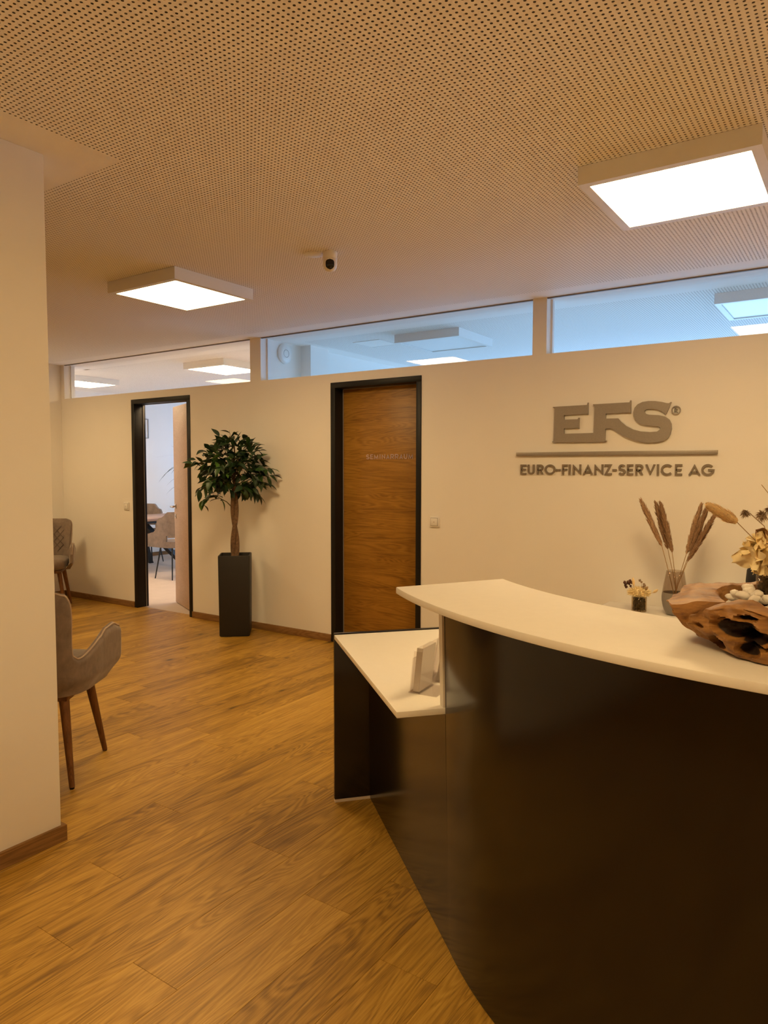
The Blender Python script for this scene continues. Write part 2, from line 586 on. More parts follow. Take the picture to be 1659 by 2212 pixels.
# ------------------------------------------------------------------ floor: planks laid towards the back wall
mb = MB().box(XL - .2, XR + .2, YB - .2, D + 0.075, -0.06, -0.004)
flo = struct('floor', mb, M['gap'], 'oak plank floor of the lobby')
mb = MB().box(-10, XR + .2, D + 0.075, YF + .2, -0.06, -0.001)
struct('floor_meeting', mb, M['floor_daylit'], 'pale floor of the rooms behind the back wall')
PW, PL = 0.1975, 1.285
joints = {0: 1.674, 3: 1.252, 4: 1.939, 5: 1.186, 6: 1.50, 7: 1.94, 8: 2.195}   # plank column -> a butt joint
plank_cache = {}
def plank(x0, y0, y1):
    key = round(y1 - y0, 3)
    me = plank_cache.get(key)
    if me is None:
        L, w, e, h = y1 - y0, PW, 0.0007, 0.0008
        rows = []
        for (x, z) in ((0.0003, -0.004), (0.0003, -h), (0.0003 + e, 0.0), (w - 0.0003 - e, 0.0), (w - 0.0003, -h), (w - 0.0003, -0.004)):
            rows.append((x, z))
        vs, fs = [], []
        for (yy, zz) in ((0.0003, -h), (0.0003 + e, 0.0), (L - 0.0003 - e, 0.0), (L - 0.0003, -h)):
            for (x, z) in rows:
                vs.append((x, yy, min(z, zz)))
        for k in range(3):
            for i in range(5):
                fs.append((k * 6 + i, k * 6 + i + 1, (k + 1) * 6 + i + 1, (k + 1) * 6 + i))
        me = bpy.data.meshes.new('plank')
        me.from_pydata(vs, [], fs)
        me.materials.append(M['floor'])
        me.update()
        plank_cache[key] = me
    o = bpy.data.objects.new('plank', me)
    C.objects.link(o)
    o.parent = flo
    o.location = (x0, y0, 0)
    return o
k = -18
yend = D + 0.075
while True:
    x1 = -0.951 - PW * k
    x0 = x1 - PW
    if x0 < XL - PW: break
    j = joints.get(k - 0, None)
    if j is None:
        j = random.uniform(0, PL)
    jr = j % PL
    lo = 0.3 if x0 < -0.2 else 2.2
    if x0 > 1.2: lo = 3.6
    ys = [lo]
    y = jr
    while y < yend - 0.05:
        if y > lo + 0.05: ys.append(y)
        y += PL
    ys.append(yend)
    for a, b in zip(ys[:-1], ys[1:]):
        plank(x0, a, b)
    k += 1
# the planks behind the camera and below the counter run on as one sheet
mb = MB()
mb.quad((XL, YB, -0.0005), (XR, YB, -0.0005), (XR, 0.3, -0.0005), (XL, 0.3, -0.0005))
mb.quad((-0.2, 0.3, -0.0005), (XR, 0.3, -0.0005), (XR, 2.2, -0.0005), (-0.2, 2.2, -0.0005))
mb.quad((1.2, 2.2, -0.0005), (XR, 2.2, -0.0005), (XR, 3.6, -0.0005), (1.2, 3.6, -0.0005))
rest = build('plank_sheet', mb, M['floor'], flo, fix=False)
rest['kind'] = 'stuff'

# ------------------------------------------------------------------ baseboards
def skirting(name, x0, x1, y0, y1, m, label=None):
    struct(name, MB().box(x0, x1, y0, y1, 0.0004, 0.062), m, label, bevel=0.002)
mb = MB()
for x0, x1 in ((XL, d1[0]), (d1[1], d2[0]), (d2[1], XR)):
    mb.box(x0 + .001, x1 - .001, D - 0.014, D - 0.0002, 0.0004, 0.062)
struct('baseboard_back', mb, M['skirt'], 'oak baseboard along the back wall', bevel=0.002)
mb = MB().prism([(-2.5598, YB), (-2.545, YB), (-2.545, 1.545), (-2.86, 1.545), (-2.86, 1.5302), (-2.5598, 1.5302)], 0.0004, 0.062)
struct('baseboard_left', mb, M['skirt_y'], 'oak baseboard round the partition end in the left foreground')
skirting('baseboard_end', XL + .0002, XL + 0.014, YB, D - 0.016, M['skirt_y'])
skirting('baseboard_meeting', -9.8398, -9.826, Y1 + .02, YF, M['skirt_y'])

# ------------------------------------------------------------------ clerestory windows
GY = D + 0.09
def window(name, x0, x1, label, tilt=0.0):
    w = MB()
    fr = 0.012
    w.box(x0, x1, GY - 0.012, GY + 0.02, HS, HS + fr)
    w.box(x0, x0 + fr, GY - 0.012, GY + 0.02, HS, HC)
    w.box(x1 - fr, x1, GY - 0.012, GY + 0.02, HS, HC)
    o = struct(name, w, M['white'], label)
    s = MB().box(x0, x1, D + 0.003, D + 0.022, HC - 0.007, HC)  # dark strip put where the shadow gap under the ceiling falls
    build('head_shadow_strip', s, M['shadow_strip'], o)
    zc = (HS + HC) / 2
    g = MB().quad((x0 + .004, 0, HS + .004 - zc), (x1 - .004, 0, HS + .004 - zc), (x1 - .004, 0, HC - .002 - zc), (x0 + .004, 0, HC - .002 - zc))
    p = build('pane', g, M['glass'], o, fix=False)
    p.location = (0, GY, zc)
    p.rotation_euler = (tilt, 0, 0)
    return o
window('window_1', -7.5, -4.61, 'left glazed strip above the open door, lit meeting room behind')
window('window_2', -4.48, -1.93, 'middle glazed strip above the seminar door, blue room behind')
window('window_3', -1.83, 0.95, 'right glazed strip above the wall sign, blue room behind', math.radians(0.38))

# ------------------------------------------------------------------ doors
def door_frame(name, x0, x1, label):
    fw, pj = 0.045, 0.006
    m = MB()
    for a, b in ((x0, x0 + fw), (x1 - fw, x1)):
        m.box(a, b, D - pj, D - 0.0005, 0.0005, DH - fw)
        m.box(a, b, Y1 + 0.0005, Y1 + pj, 0.0005, DH - fw)
    m.box(x0, x1, D - pj, D - 0.0005, DH - fw, DH)
    m.box(x0, x1, Y1 + .0005, Y1 + pj, DH - fw, DH)
    m.box(x0 + 0.001, x0 + fw, D, Y1, 0.0005, DH - fw)
    m.box(x1 - fw, x1 - 0.001, D, Y1, 0.0005, DH - fw)
    m.box(x0 + .001, x1 - .001, D, Y1, DH - fw, DH - .001)
    o = struct(name, m, M['steel'], label, bevel=0.0015)
    s = MB().box(x0 + fw, x0 + fw + 0.005, D + 0.103, D + 0.108, 0.002, DH - fw).box(x0 + fw, x1 - fw, D + 0.103, D + 0.108, DH - fw - 0.005, DH - fw)
    build('seal', s, M['seal'], o)
    return o
dr1 = door_frame('door_1', d1[0], d1[1], 'dark framed doorway with the light wood leaf standing open')
dr2 = door_frame('door_2', d2[0], d2[1], 'dark framed closed oak door lettered SEMINARRAUM')
LY = D + 0.109
leaf2 = build('door_leaf', MB().box(d2[0] + .049, d2[1] - .047, LY, LY + 0.042, 0.006, DH - .049), M['door'], dr2, bevel=0.0015)
# door 1: hinged on the right jamb, swung into the meeting room
hx, hy, ang = d1[1] - 0.046, LY + 0.02, math.radians(180 - 25.5)
leaf1 = build('door_leaf', MB().box(0, 0.785, 0.0, 0.042, 0.006, DH - .05), M['door_light'], dr1, bevel=0.0015)
leaf1.location = (hx, hy, 0); leaf1.rotation_euler = (0, 0, ang)
# local +y of the leaf points to the lobby side after the turn
def lever(parent, x, z, side):
    y = 0.042 if side > 0 else 0.0
    m = MB().tube([(x, y, z), (x, y + side * 0.008, z)], 0.026, 24)
    h = build('door_handle', m, M['chrome'], parent, smooth=True)
    q = MB().tube([(x, y, z), (x, y + side * 0.05, z), (x - 0.012, y + side * 0.058, z), (x - 0.125, y + side * 0.058, z)], 0.009, 10)
    q.tube([(x, y, z - 0.105), (x, y + side * 0.007, z - 0.105)], 0.024, 24)
    h2 = build('door_handle', q, M['chrome'], parent, smooth=True)
lever(leaf1, 0.785 - 0.06, 1.05, 1)
lever(leaf1, 0.785 - 0.06, 1.05, -1)
mk = MB().tube([(0.725, 0.042, 0.945), (0.725, 0.0505, 0.945)], 0.009, 12)
build('keyhole', mk, M['black'], leaf1)

# ------------------------------------------------------------------ monoline lettering
def stroke(mb, pts, w, y0, y1, closed=False):
    """ribbon of constant width along a polyline in xz, extruded along y, mitred"""
    P = [Vector((a, b)) for a, b in pts]
    n = len(P)
    Lp, Rp = [], []
    for i in range(n):
        if closed:
            a, b = P[i - 1], P[(i + 1) % n]
            d0, d1_ = (P[i] - a).normalized(), (b - P[i]).normalized()
        else:
            d0 = (P[i] - P[i - 1]).normalized() if i > 0 else None
            d1_ = (P[i + 1] - P[i]).normalized() if i < n - 1 else None
            if d0 is None: d0 = d1_
            if d1_ is None: d1_ = d0
        n0, n1 = Vector((-d0.y, d0.x)), Vector((-d1_.y, d1_.x))
        mt = (n0 + n1)
        if mt.length < 1e-4: mt = n0.copy()
        mt.normalize()
        s = 1 / max(0.35, mt.dot(n0))
        Lp.append(P[i] + mt * (w / 2) * s); Rp.append(P[i] - mt * (w / 2) * s)
    vs = []
    for y in (y0, y1):
        vs += [(p.x, y, p.y) for p in Lp] + [(p.x, y, p.y) for p in Rp]
    fs = []
    for i in range(n if closed else n - 1):
        j = (i + 1) % n
        fs += [(i, j, n + j, n + i), (2 * n + i, 3 * n + i, 3 * n + j, 2 * n + j), (i, 2 * n + i, 2 * n + j, j), (n + i, n + j, 3 * n + j, 3 * n + i)]
    if not closed:
        e = n - 1
        fs += [(0, n, 3 * n, 2 * n), (e, 2 * n + e, 3 * n + e, n + e)]
    mb.add(vs, fs)

def arc(cx, cy, rx, ry, a0, a1, n=16):
    return [(cx + rx * math.cos(math.radians(a0 + (a1 - a0) * i / n)), cy + ry * math.sin(math.radians(a0 + (a1 - a0) * i / n))) for i in range(n + 1)]

def glyph(ch, w, h, t):
    """list of (points, closed); letter fills 0..w by 0..h with stroke t"""
    a, b, l, r = t / 2, h - t / 2, t / 2, w - t / 2
    m = h / 2
    if ch == 'E': return [([(w, b), (l, b), (l, a), (w, a)], 0), ([(l, m), (w * .92, m)], 0)]
    if ch == 'F': return [([(w, b), (l, b), (l, 0)], 0), ([(l, m), (w * .9, m)], 0)]
    if ch == 'I': return [([(w / 2, 0), (w / 2, h)], 0)]
    if ch == '-': return [([(0, m * .92), (w, m * .92)], 0)]
    if ch == 'U':
        rr = r - l
        return [([(l, h)] + arc(w / 2, a + rr / 2, rr / 2, rr / 2, 180, 360) + [(r, h)], 0)]
    if ch == 'O': return [(arc(w / 2, m, w / 2 - a, m - a, 0, 348, 31), 1)]
    if ch == 'C': return [(arc(w / 2, m, w / 2 - a, m - a, 42, 318, 28), 0)]
    if ch == 'G': return [(arc(w / 2, m, w / 2 - a, m - a, 42, 356, 30) + [(w * .52, m * .98)], 0)]
    if ch == 'N': return [([(l, 0), (l, h * .93), (r, h * .07), (r, h)], 0)]
    if ch == 'M': return [([(l, 0), (l + t * .3, h * .92), (w / 2, h * .12), (r - t * .3, h * .92), (r, 0)], 0)]
    if ch == 'A': return [([(l, 0), (w / 2, h * .94), (r, 0)], 0), ([(w * .25, h * .28), (w * .75, h * .28)], 0)]
    if ch == 'V': return [([(l, h), (w / 2, h * .06), (r, h)], 0)]
    if ch == 'Z': return [([(0, b), (r - t * .2, b), (l + t * .2, a), (w, a)], 0)]
    if ch == 'R':
        bh = h * .54
        return [([(l, 0), (l, b), (w * .55, b)] + arc(w * .55, b - (b - (h - bh)) / 2, r - w * .55, (b - (h - bh)) / 2, 90, -90, 10)[1:] + [(l, h - bh)], 0), ([(w * .5, h - bh), (r, 0)], 0)]
    if ch == 'S':
        ry = (h - t) / 4
        rx = w / 2 - a
        return [(arc(w / 2, b - ry, rx * .88, ry, 25, 270, 16) + arc(w / 2, a + ry, rx, ry, 90, -155, 16)[1:], 0)]
    return []

def clip_z(m, st, z0, z1):
    for i in range(st, len(m.v)):
        x, y, z = m.v[i]
        m.v[i] = (x, y, min(max(z, z0), z1))

def letter(name, ch, x0, x1, z0, z1, t, y0, y1, mat, parent):
    m = MB()
    for pts, cl in glyph(ch, x1 - x0, z1 - z0, t):
        stroke(m, [(x0 + a, z0 + b) for a, b in pts], t, y0, y1, bool(cl))
    clip_z(m, 0, z0, z1)
    return build(name, m, mat, parent, world=True)

# ------------------------------------------------------------------ wall sign
sign = thing('wall_sign', 'grey metal company sign with large EFS mark and lettering on the back wall', 'sign', (-1.38, D, 1.41))
EFS = [(-1.7715, 1.8734), (-1.5381, 1.8753), (-1.5337, 1.8903), (-1.5297, 1.8901), (-1.5299, 1.8112), (-1.5345, 1.8114), (-1.5381, 1.8172), (-1.6922, 1.8151), (-1.6917, 1.7852), (-1.599, 1.7845), (-1.5933, 1.794), (-1.5875, 1.7937), (-1.5885, 1.7227), (-1.5932, 1.7228), (-1.5979, 1.727), (-1.6907, 1.7258), (-1.6901, 1.6912), (-1.4904, 1.691), (-1.4875, 1.8639), (-1.498, 1.8739), (-1.498, 1.8773), (-1.2645, 1.8783), (-1.2605, 1.8912), (-1.2556, 1.8909), (-1.2555, 1.8092), (-1.2587, 1.8093), (-1.2631, 1.8139), (-1.4133, 1.8131), (-1.4138, 1.7814), (-1.3352, 1.78), (-1.3172, 1.7584), (-1.284, 1.7298), (-1.2403, 1.7066), (-1.1921, 1.6927), (-1.1341, 1.6872), (-1.0925, 1.6888), (-1.0764, 1.7017), (-1.0735, 1.7123), (-1.083, 1.7195), (-1.1089, 1.7225), (-1.1612, 1.7296), (-1.1984, 1.7406), (-1.2255, 1.7633), (-1.2379, 1.791), (-1.2401, 1.8156), (-1.2326, 1.8425), (-1.2145, 1.8633), (-1.1856, 1.8764), (-1.149, 1.8805), (-1.1073, 1.8783), (-1.066, 1.8703), (-1.0403, 1.8626), (-1.0261, 1.8608), (-1.0151, 1.8682), (-1.012, 1.8665), (-1.0412, 1.7937), (-1.0453, 1.7939), (-1.0594, 1.8078), (-1.0854, 1.8222), (-1.1218, 1.8303), (-1.1531, 1.8307), (-1.1686, 1.8233), (-1.171, 1.8126), (-1.1629, 1.8015), (-1.1418, 1.7952), (-1.0846, 1.7902), (-1.0485, 1.7807), (-1.0226, 1.7611), (-1.0093, 1.7341), (-1.007, 1.7023), (-1.0128, 1.6706), (-1.0299, 1.6444), (-1.0551, 1.63), (-1.091, 1.6227), (-1.143, 1.62), (-1.1959, 1.6265), (-1.2497, 1.644), (-1.2934, 1.6642), (-1.3322, 1.69), (-1.3601, 1.7102), (-1.3769, 1.7179), (-1.4136, 1.7157), (-1.4143, 1.642), (-1.4042, 1.639), (-1.4041, 1.6357), (-1.4142, 1.6353), (-1.4169, 1.6309), (-1.7615, 1.6349), (-1.7731, 1.6351), (-1.7732, 1.6392), (-1.7616, 1.6425), (-1.758, 1.8612), (-1.7715, 1.87)]
build('letter_mark', MB().prism_y(list(reversed(EFS)), D - 0.018, D - 0.003), M['letters'], sign, world=True)
m = MB()
stroke(m, arc(-0.9855, 1.8167, 0.0245, 0.0245, 0, 348, 31), 0.0055, D - 0.012, D - 0.002, True)
build('registered_ring', m, M['letters'], sign, world=True)
letter('letter', 'R', -0.9955, -0.9755, 1.8030, 1.8315, 0.0045, D - 0.012, D - 0.002, M['letters'], sign)
build('rule_bar', MB().box(-2.031, -0.743, D - 0.020, D - 0.003, 1.545, 1.570), M['letters'], sign, world=True, bevel=0.001)
TX = [(-2.003, -1.96), (-1.949, -1.9), (-1.882, -1.835), (-1.826, -1.75), (-1.744, -1.715), (-1.703, -1.665), (-1.658, -1.644), (-1.628, -1.572), (-1.561, -1.493), (-1.483, -1.425), (-1.417, -1.37), (-1.366, -1.339), (-1.329, -1.282), (-1.274, -1.235), (-1.221, -1.173), (-1.161, -1.098), (-1.091, -1.077), (-1.066, -0.992), (-0.983, -0.941), (-0.905, -0.836), (-0.832, -0.759)]
for ch, (a, b) in zip('EURO-FINANZ-SERVICEAG', TX):
    letter('letter', ch, a, b, 1.416, 1.486, 0.0125, D - 0.011, D - 0.0015, M['letters_dark'], sign)

word = 'SEMINARRAUM'
ws = {'I': .5, 'M': 1.25, 'E': .85}
tot = sum(ws.get(c, 1) for c in word) + 0.28 * (len(word) - 1)
u = 0.452 / tot
x = -3.408
dsign = thing('door_lettering', 'small grey SEMINARRAUM lettering fixed on the oak door', 'sign', (-3.18, LY, 1.53))
for c in word:
    wd = ws.get(c, 1) * u
    letter('letter', c, x, x + wd, 1.533, 1.572, 0.0068, LY - 0.004, LY - 0.0005, M['door_letters'], dsign)
    x += wd + 0.28 * u

# ------------------------------------------------------------------ switches
def switch(cx, cz, label):
    o = thing('light_switch', label, 'switch', (cx, D, cz), 0, 'wall switches')
    build('plate', MB().box(-0.0405, 0.0405, -0.010, -0.0005, -0.0405, 0.0405), M['plastic'], o, bevel=0.003)
    build('gap', MB().box(-0.0305, 0.0305, -0.0106, -0.0098, -0.0305, 0.0305), M['seal'], o)  # grey box drawn in for the shadow round the rocker
    r = build('rocker', MB().box(-0.028, 0.028, -0.014, -0.010, -0.028, 0.028), M['plastic'], o, bevel=0.002)
    build('indicator', MB().tube([(0, -0.0138, 0.0), (0, -0.0148, 0.0)], 0.003, 10), M['led'], r)
    return o
switch(-6.418, 1.060, 'white wall switch left of the open doorway')
switch(-2.693, 1.055, 'white wall switch right of the oak seminar door')

# ------------------------------------------------------------------ ceiling lamps
def lamp(cx, cy, label, mat, group='square ceiling panel lamps'):
    o = thing('ceiling_lamp', label, 'ceiling lamp', (cx, cy, HC - 0.07), 0, group)
    h, rim = 0.315, 0.036
    fr = MB()
    t = 0.008
    fr.box(-h, h, -h, -h + t, 0, 0.0695).box(-h, h, h - t, h, 0, 0.0695).box(-h, -h + t, -h + t, h - t, 0, 0.0695).box(h - t, h, -h + t, h - t, 0, 0.0695)
    fr.box(-h + t, h - t, -h + t, -h + rim, 0, 0.006).box(-h + t, h - t, h - rim, h - t, 0, 0.006)
    fr.box(-h + t, -h + rim, -h + rim, h - rim, 0, 0.006).box(h - rim, h - t, -h + rim, h - rim, 0, 0.006)
    fr.box(-h + t, h - t, -h + t, h - t, 0.058, 0.0695)      # closed back
    build('frame', fr, M['white'], o)
    build('diffuser', MB().box(-h + rim - .004, h - rim + .004, -h + rim - .004, h - rim + .004, 0.0065, 0.012), mat, o)
    return o
lamp(-3.638, 3.075, 'lit square ceiling lamp left of the small white security camera', M['lamp'])
lamp(-0.645, 3.055, 'large lit square ceiling lamp above the wall sign at right', M['lamp'])
lamp(2.35, 3.06, 'lit square ceiling lamp beyond the right edge of the lobby', M['lamp'])
lamp(-6.63, 3.07, 'lit square ceiling lamp hidden behind the partition end', M['lamp'])
lamp(-0.645, 0.05, 'unseen square fill lamp added over the visitor side of the counter', M['lamp'])  # out of view, added to fill the lobby from the front
lamp(2.35, 0.05, 'unseen square fill lamp added behind the counter end', M['lamp'])  # out of view as well, added for the same front fill
lamp(-3.115, 5.53, 'unlit square lamp in the blue room behind the middle glazed strip', M['lamp_off'])
lamp(-0.56, 5.485, 'unlit square lamp in the blue room behind the right glazed strip', M['lamp_off'])
lamp(-5.93, 5.60, 'lit square lamp at the right end of the left glazed strip', M['lamp_room'])
lamp(-8.46, 5.52, 'lit square lamp at the left end of the left glazed strip', M['lamp_room'])

# ------------------------------------------------------------------ security camera, access point, hatch
o = thing('security_camera', 'small white dome camera with black oval face hanging from the ceiling', 'camera', (-2.42, 3.05, HC - 0.105), math.radians(38))
build('base', MB().lathe([(0.036, 0.0645), (0.0385, 0.067), (0.0385, 0.100), (0.037, 0.1045)], 32), M['plastic'], o, smooth=True)
b = MB().lathe([(0.004, -0.0005), (0.016, 0.002), (0.028, 0.010), (0.0355, 0.023), (0.038, 0.036), (0.038, 0.062), (0.036, 0.064)], 40)
build('housing', b, M['plastic'], o, smooth=True)
rows = []
for i in range(15):                      # the dark oval face lies on the cylinder
    v = -1 + 2 * i / 14
    row = []
    for jx in range(13):
        uu = -1 + 2 * jx / 12
        hw = 0.62 * math.sqrt(max(0.0, 1 - max(0, abs(v) - 0.35) ** 2 / 0.4225))
        a = uu * hw
        z = 0.032 + v * 0.026
        r = 0.0393 if z > 0.034 else 0.0393 * math.sqrt(max(0.0, 1 - ((0.034 - z) / 0.036) ** 2)) + 0.0006
        row.append((r * math.sin(a), -r * math.cos(a), z))
    rows.append(row)
build('face', MB().grid(rows), M['black'], o, smooth=True)
cov = thing('ceiling_cover', 'flat white round cover plate on the ceiling beside the camera', 'cover plate', (-2.50, 3.03, HC - 0.009))
build('plate', MB().lathe([(0.040, 0.0), (0.050, 0.003), (0.050, 0.0085)], 32), M['plastic'], cov, smooth=True)
cov.location.x = -2.518

ap = thing('access_point', 'round white wireless access point on the wall of the blue room', 'access point', (-4.48, 4.965, 2.51))
Mr = Matrix.Rotation(PI / 2, 4, 'Y')
build('body', MB().lathe([(0.092, 0.0005), (0.092, 0.012), (0.080, 0.022), (0.05, 0.027), (0.002, 0.028)], 40).xform(Mr), M['plastic'], ap, smooth=True)
build('ring', MB().lathe([(0.031, 0.0272), (0.036, 0.0285), (0.034, 0.0278), (0.031, 0.0272)], 32, cap=False).xform(Mr), M['seal'], ap)
hatch = thing('ceiling_hatch', 'faint square access hatch in the ceiling of the blue room', 'hatch', (-3.80, 5.46, HC - 0.004))
hm = MB()
for s in (-1, 1):
    hm.box(-0.15, 0.15, s * 0.145 - 0.006, s * 0.145 + 0.006, 0, 0.0038)
    hm.box(s * 0.145 - 0.006, s * 0.145 + 0.006, -0.139, 0.139, 0, 0.0038)
build('frame', hm, M['white'], hatch)
build('door_panel', MB().box(-0.137, 0.137, -0.137, 0.137, 0.001, 0.0038), M['ceil'], hatch)

# ------------------------------------------------------------------ reception counter
CX, CY = 0.05, 2.93
ux, uy = 0.7504, -0.6610
vx, vy = 0.6610, 0.7504
A = (-1.871, 2.380)
def uv(u, v): return (A[0] + ux * u + vx * v, A[1] + uy * u + vy * v)
ctr = thing('reception_counter', 'dark glossy reception counter with curved white top and lower white side desk', 'counter', (-0.6, 2.1, 0))
# high top: ring segment
ZT, TT = 1.12, 0.0185
a0, a1 = math.atan2(1.67 - CY, -1.092 - CX), math.radians(-62)
ri = 1.318
def pol(r, a): return (CX + r * math.cos(a), CY + r * math.sin(a))
outer = [pol(1.70, a0 + (a1 - a0) * i / 56) for i in range(57)]
b0 = math.atan2(1.984 - CY, -0.908 - CX)
inner = [pol(ri + 0.027 * (1 - min(1, i / 18)), b0 + (a1 - b0) * i / 50) for i in range(51)]
poly = outer + list(reversed(inner))
top = build('counter_top', MB().prism(poly, ZT - TT, ZT), M['laminate'], ctr, bevel=0.0025, world=True)
# curved front panel, leaning out slightly towards the top
s0 = math.atan2(1.819 - CY, -0.994 - CX)
rows = []
N = 64
ZP = ZT - TT
def front(z, r0=1.5250):
    return r0 + 0.014 * z / 1.1
def sl(z, i):
    """angle along the panel; its left edge is cut slightly off plumb"""
    l = s0 - 0.031 * z / 1.52
    return l + (a1 - l) * i / N
outr, innr = [], []
for z in (0.004, 0.37, 0.74, ZP - 0.0005):
    outr.append([(*pol(front(z), sl(z, i)), z) for i in range(N + 1)])
    innr.append([(*pol(front(z) - 0.022, sl(z, i)), z) for i in range(N + 1)])
m = MB()
m.grid(outr); m.grid([list(reversed(r)) for r in innr])
m.grid([outr[0], innr[0]]); m.grid([innr[-1], outr[-1]])
m.grid([[r[-1] for r in outr], [r[-1] for r in innr]])
build('front_panel', m, M['counter'], ctr, smooth=True, world=True, angle=30)
# cream edge band closing the left edge of the panel above the desk
m = MB()
outr, innr = outr[2:], innr[2:]
m.grid([[r[0] for r in innr], [r[0] for r in outr]])
st = []
e = 0.0015
for r in (innr, outr):
    st.append([(x - ux * e, y - uy * e, z) for (x, y, z) in [q[0] for q in r]])
m.grid(st)
m.grid([[q[0] for q in innr], st[0]]); m.grid([st[1], [q[0] for q in outr]])
build('edge_band', m, M['edge'], ctr, world=True)
# low desk
ZD, TD = 0.741, 0.019
poly = [uv(0, 0), uv(1.0045, 0), uv(1.0045, 0.150), uv(0.995, 0.20), uv(0.995, 0.78), uv(0.0, 0.78)]
build('side_desk_top', MB().prism(poly, ZD - TD, ZD), M['laminate_desk'], ctr, bevel=0.002, world=True)
def ue(z): return 1.0295 - 0.031 * z
def lean(z): return 0.1585 - 0.0127 * z
m = MB()
zz = (0.004, ZD - TD - 0.0005)
vs = []
for z in zz:
    for (uu, dv) in ((0.0, 0), (ue(z), 0), (ue(z), 0.02), (0.0, 0.02)):
        vs.append((*uv(uu, lean(z) + dv), z))
m.add(vs, [(0, 3, 2, 1), (4, 5, 6, 7), (0, 1, 5, 4), (1, 2, 6, 5), (2, 3, 7, 6), (3, 0, 4, 7)])
build('side_desk_front', m, M['counter'], ctr, world=True)
poly = [uv(-0.02, 0), uv(-0.0005, 0), uv(-0.0005, 0.78), uv(-0.02, 0.78)]
build('side_panel', MB().prism(poly, 0.014, ZD + 0.005), M['counter'], ctr, world=True, bevel=0.001)
poly = [uv(-0.02, 0.001), uv(-0.0005, 0.001), uv(-0.0005, 0.78), uv(-0.02, 0.78)]
build('foot_strip', MB().prism(poly, 0.0005, 0.0135), M['edge'], ctr, world=True)
# white cheek board that closes the high front at its left end
m = MB()
vs = []
for z in (ZD + 0.0005, ZP - 0.0005):
    for (uu, vv) in ((-0.034, -0.004), (-0.004, -0.004), (-0.004, 0.09), (-0.034, 0.09)):
        vs.append((*uv(ue(z) + uu, lean(z) + vv), z))
m.add(vs, [(0, 3, 2, 1), (4, 5, 6, 7), (0, 1, 5, 4), (1, 2, 6, 5), (2, 3, 7, 6), (3, 0, 4, 7)])
build('cheek_board', m, M['laminate'], ctr, world=True)
# inner work desk under the high top
poly = [pol(1.46, s0 + (a1 - s0) * i / 30) for i in range(31)] + [pol(0.82, a1 + (s0 + 0.12 - a1) * i / 30) for i in range(31)]
build('work_desk', MB().prism(poly, ZD - TD, ZD), M['laminate'], ctr, world=True)
for f in (0.30, 0.97):
    a = s0 + (a1 - s0) * f
    dx, dy = math.cos(a), math.sin(a); px, py = -dy * 0.011, dx * 0.011
    p = [pol(0.9, a), pol(1.44, a)]
    q = [(p[0][0] + px, p[0][1] + py), (p[1][0] + px, p[1][1] + py), (p[1][0] - px, p[1][1] - py), (p[0][0] - px, p[0][1] - py)]
    build('desk_support', MB().prism(q, 0.0005, ZD - TD - .0005), M['counter'], ctr, world=True)
for f in (0.02, 0.5, 0.98):
    a = s0 + (a1 - s0) * f
    dx, dy = math.cos(a), math.sin(a); px, py = -dy * 0.011, dx * 0.011
    p = [pol(1.36, a), pol(1.50, a)]
    q = [(p[0][0] + px, p[0][1] + py), (p[1][0] + px, p[1][1] + py), (p[1][0] - px, p[1][1] - py), (p[0][0] - px, p[0][1] - py)]
    build('top_support', MB().prism(q, ZD + .0005, ZP - .0005), M['counter'], ctr, world=True)

# ------------------------------------------------------------------ brochure holders on the side desk
def holder(loc, rz, w, h, d, leanx, label, sheets):
    """clear acrylic stand: local -y is its front, leaning back to +y"""
    o = thing('brochure_holder', label, 'brochure holder', loc, rz, 'clear brochure holders')
    t = 0.003
    def slab(y0, y1, z0, z1, x0=-w / 2, x1=w / 2):
        m = MB()
        vs = []
        for z in (z0, z1):
            s = leanx * z
            for (x, y) in ((x0, y0), (x1, y0), (x1, y1), (x0, y1)):
                vs.append((x, y + s, z))
        m.add(vs, [(0, 3, 2, 1), (4, 5, 6, 7), (0, 1, 5, 4), (1, 2, 6, 5), (2, 3, 7, 6), (3, 0, 4, 7)])
        return m
    build('back_plate', slab(d - t, d, 0.0, h), M['acryl'], o)
    build('front_plate', slab(0, t, 0.004, h * 0.72), M['acryl'], o)
    for x0 in (-w / 2, w / 2 - t):
        build('side_plate', slab(t, d - t, 0.004, h * 0.86, x0, x0 + t), M['acryl'], o)
    build('base_plate', MB().box(-w / 2, w / 2, -0.004, d + 0.06, 0.0003, 0.0035), M['acryl'], o)
    if sheets:
        m = slab(d - t - sheets, d - t - 0.001, 0.006, h * 0.93, -w / 2 + .006, w / 2 - .006)
        s = thing('brochure_stack', 'stack of pale brochures in the ' + ('shorter' if h < .17 else 'taller') + ' clear holder', 'brochures', loc, rz, 'brochures in the holders')
        b_ = build('sheets', m, M['paper'], s)
    return o
holder((-1.188, 1.945, ZD), math.radians(-84), 0.112, 0.158, 0.034, 0.10, 'shorter clear brochure holder at the front of the side desk', 0.022)
holder((-1.205, 2.080, ZD), math.radians(-72), 0.112, 0.205, 0.034, 0.16, 'taller clear brochure holder leaning behind the shorter one', 0.012)

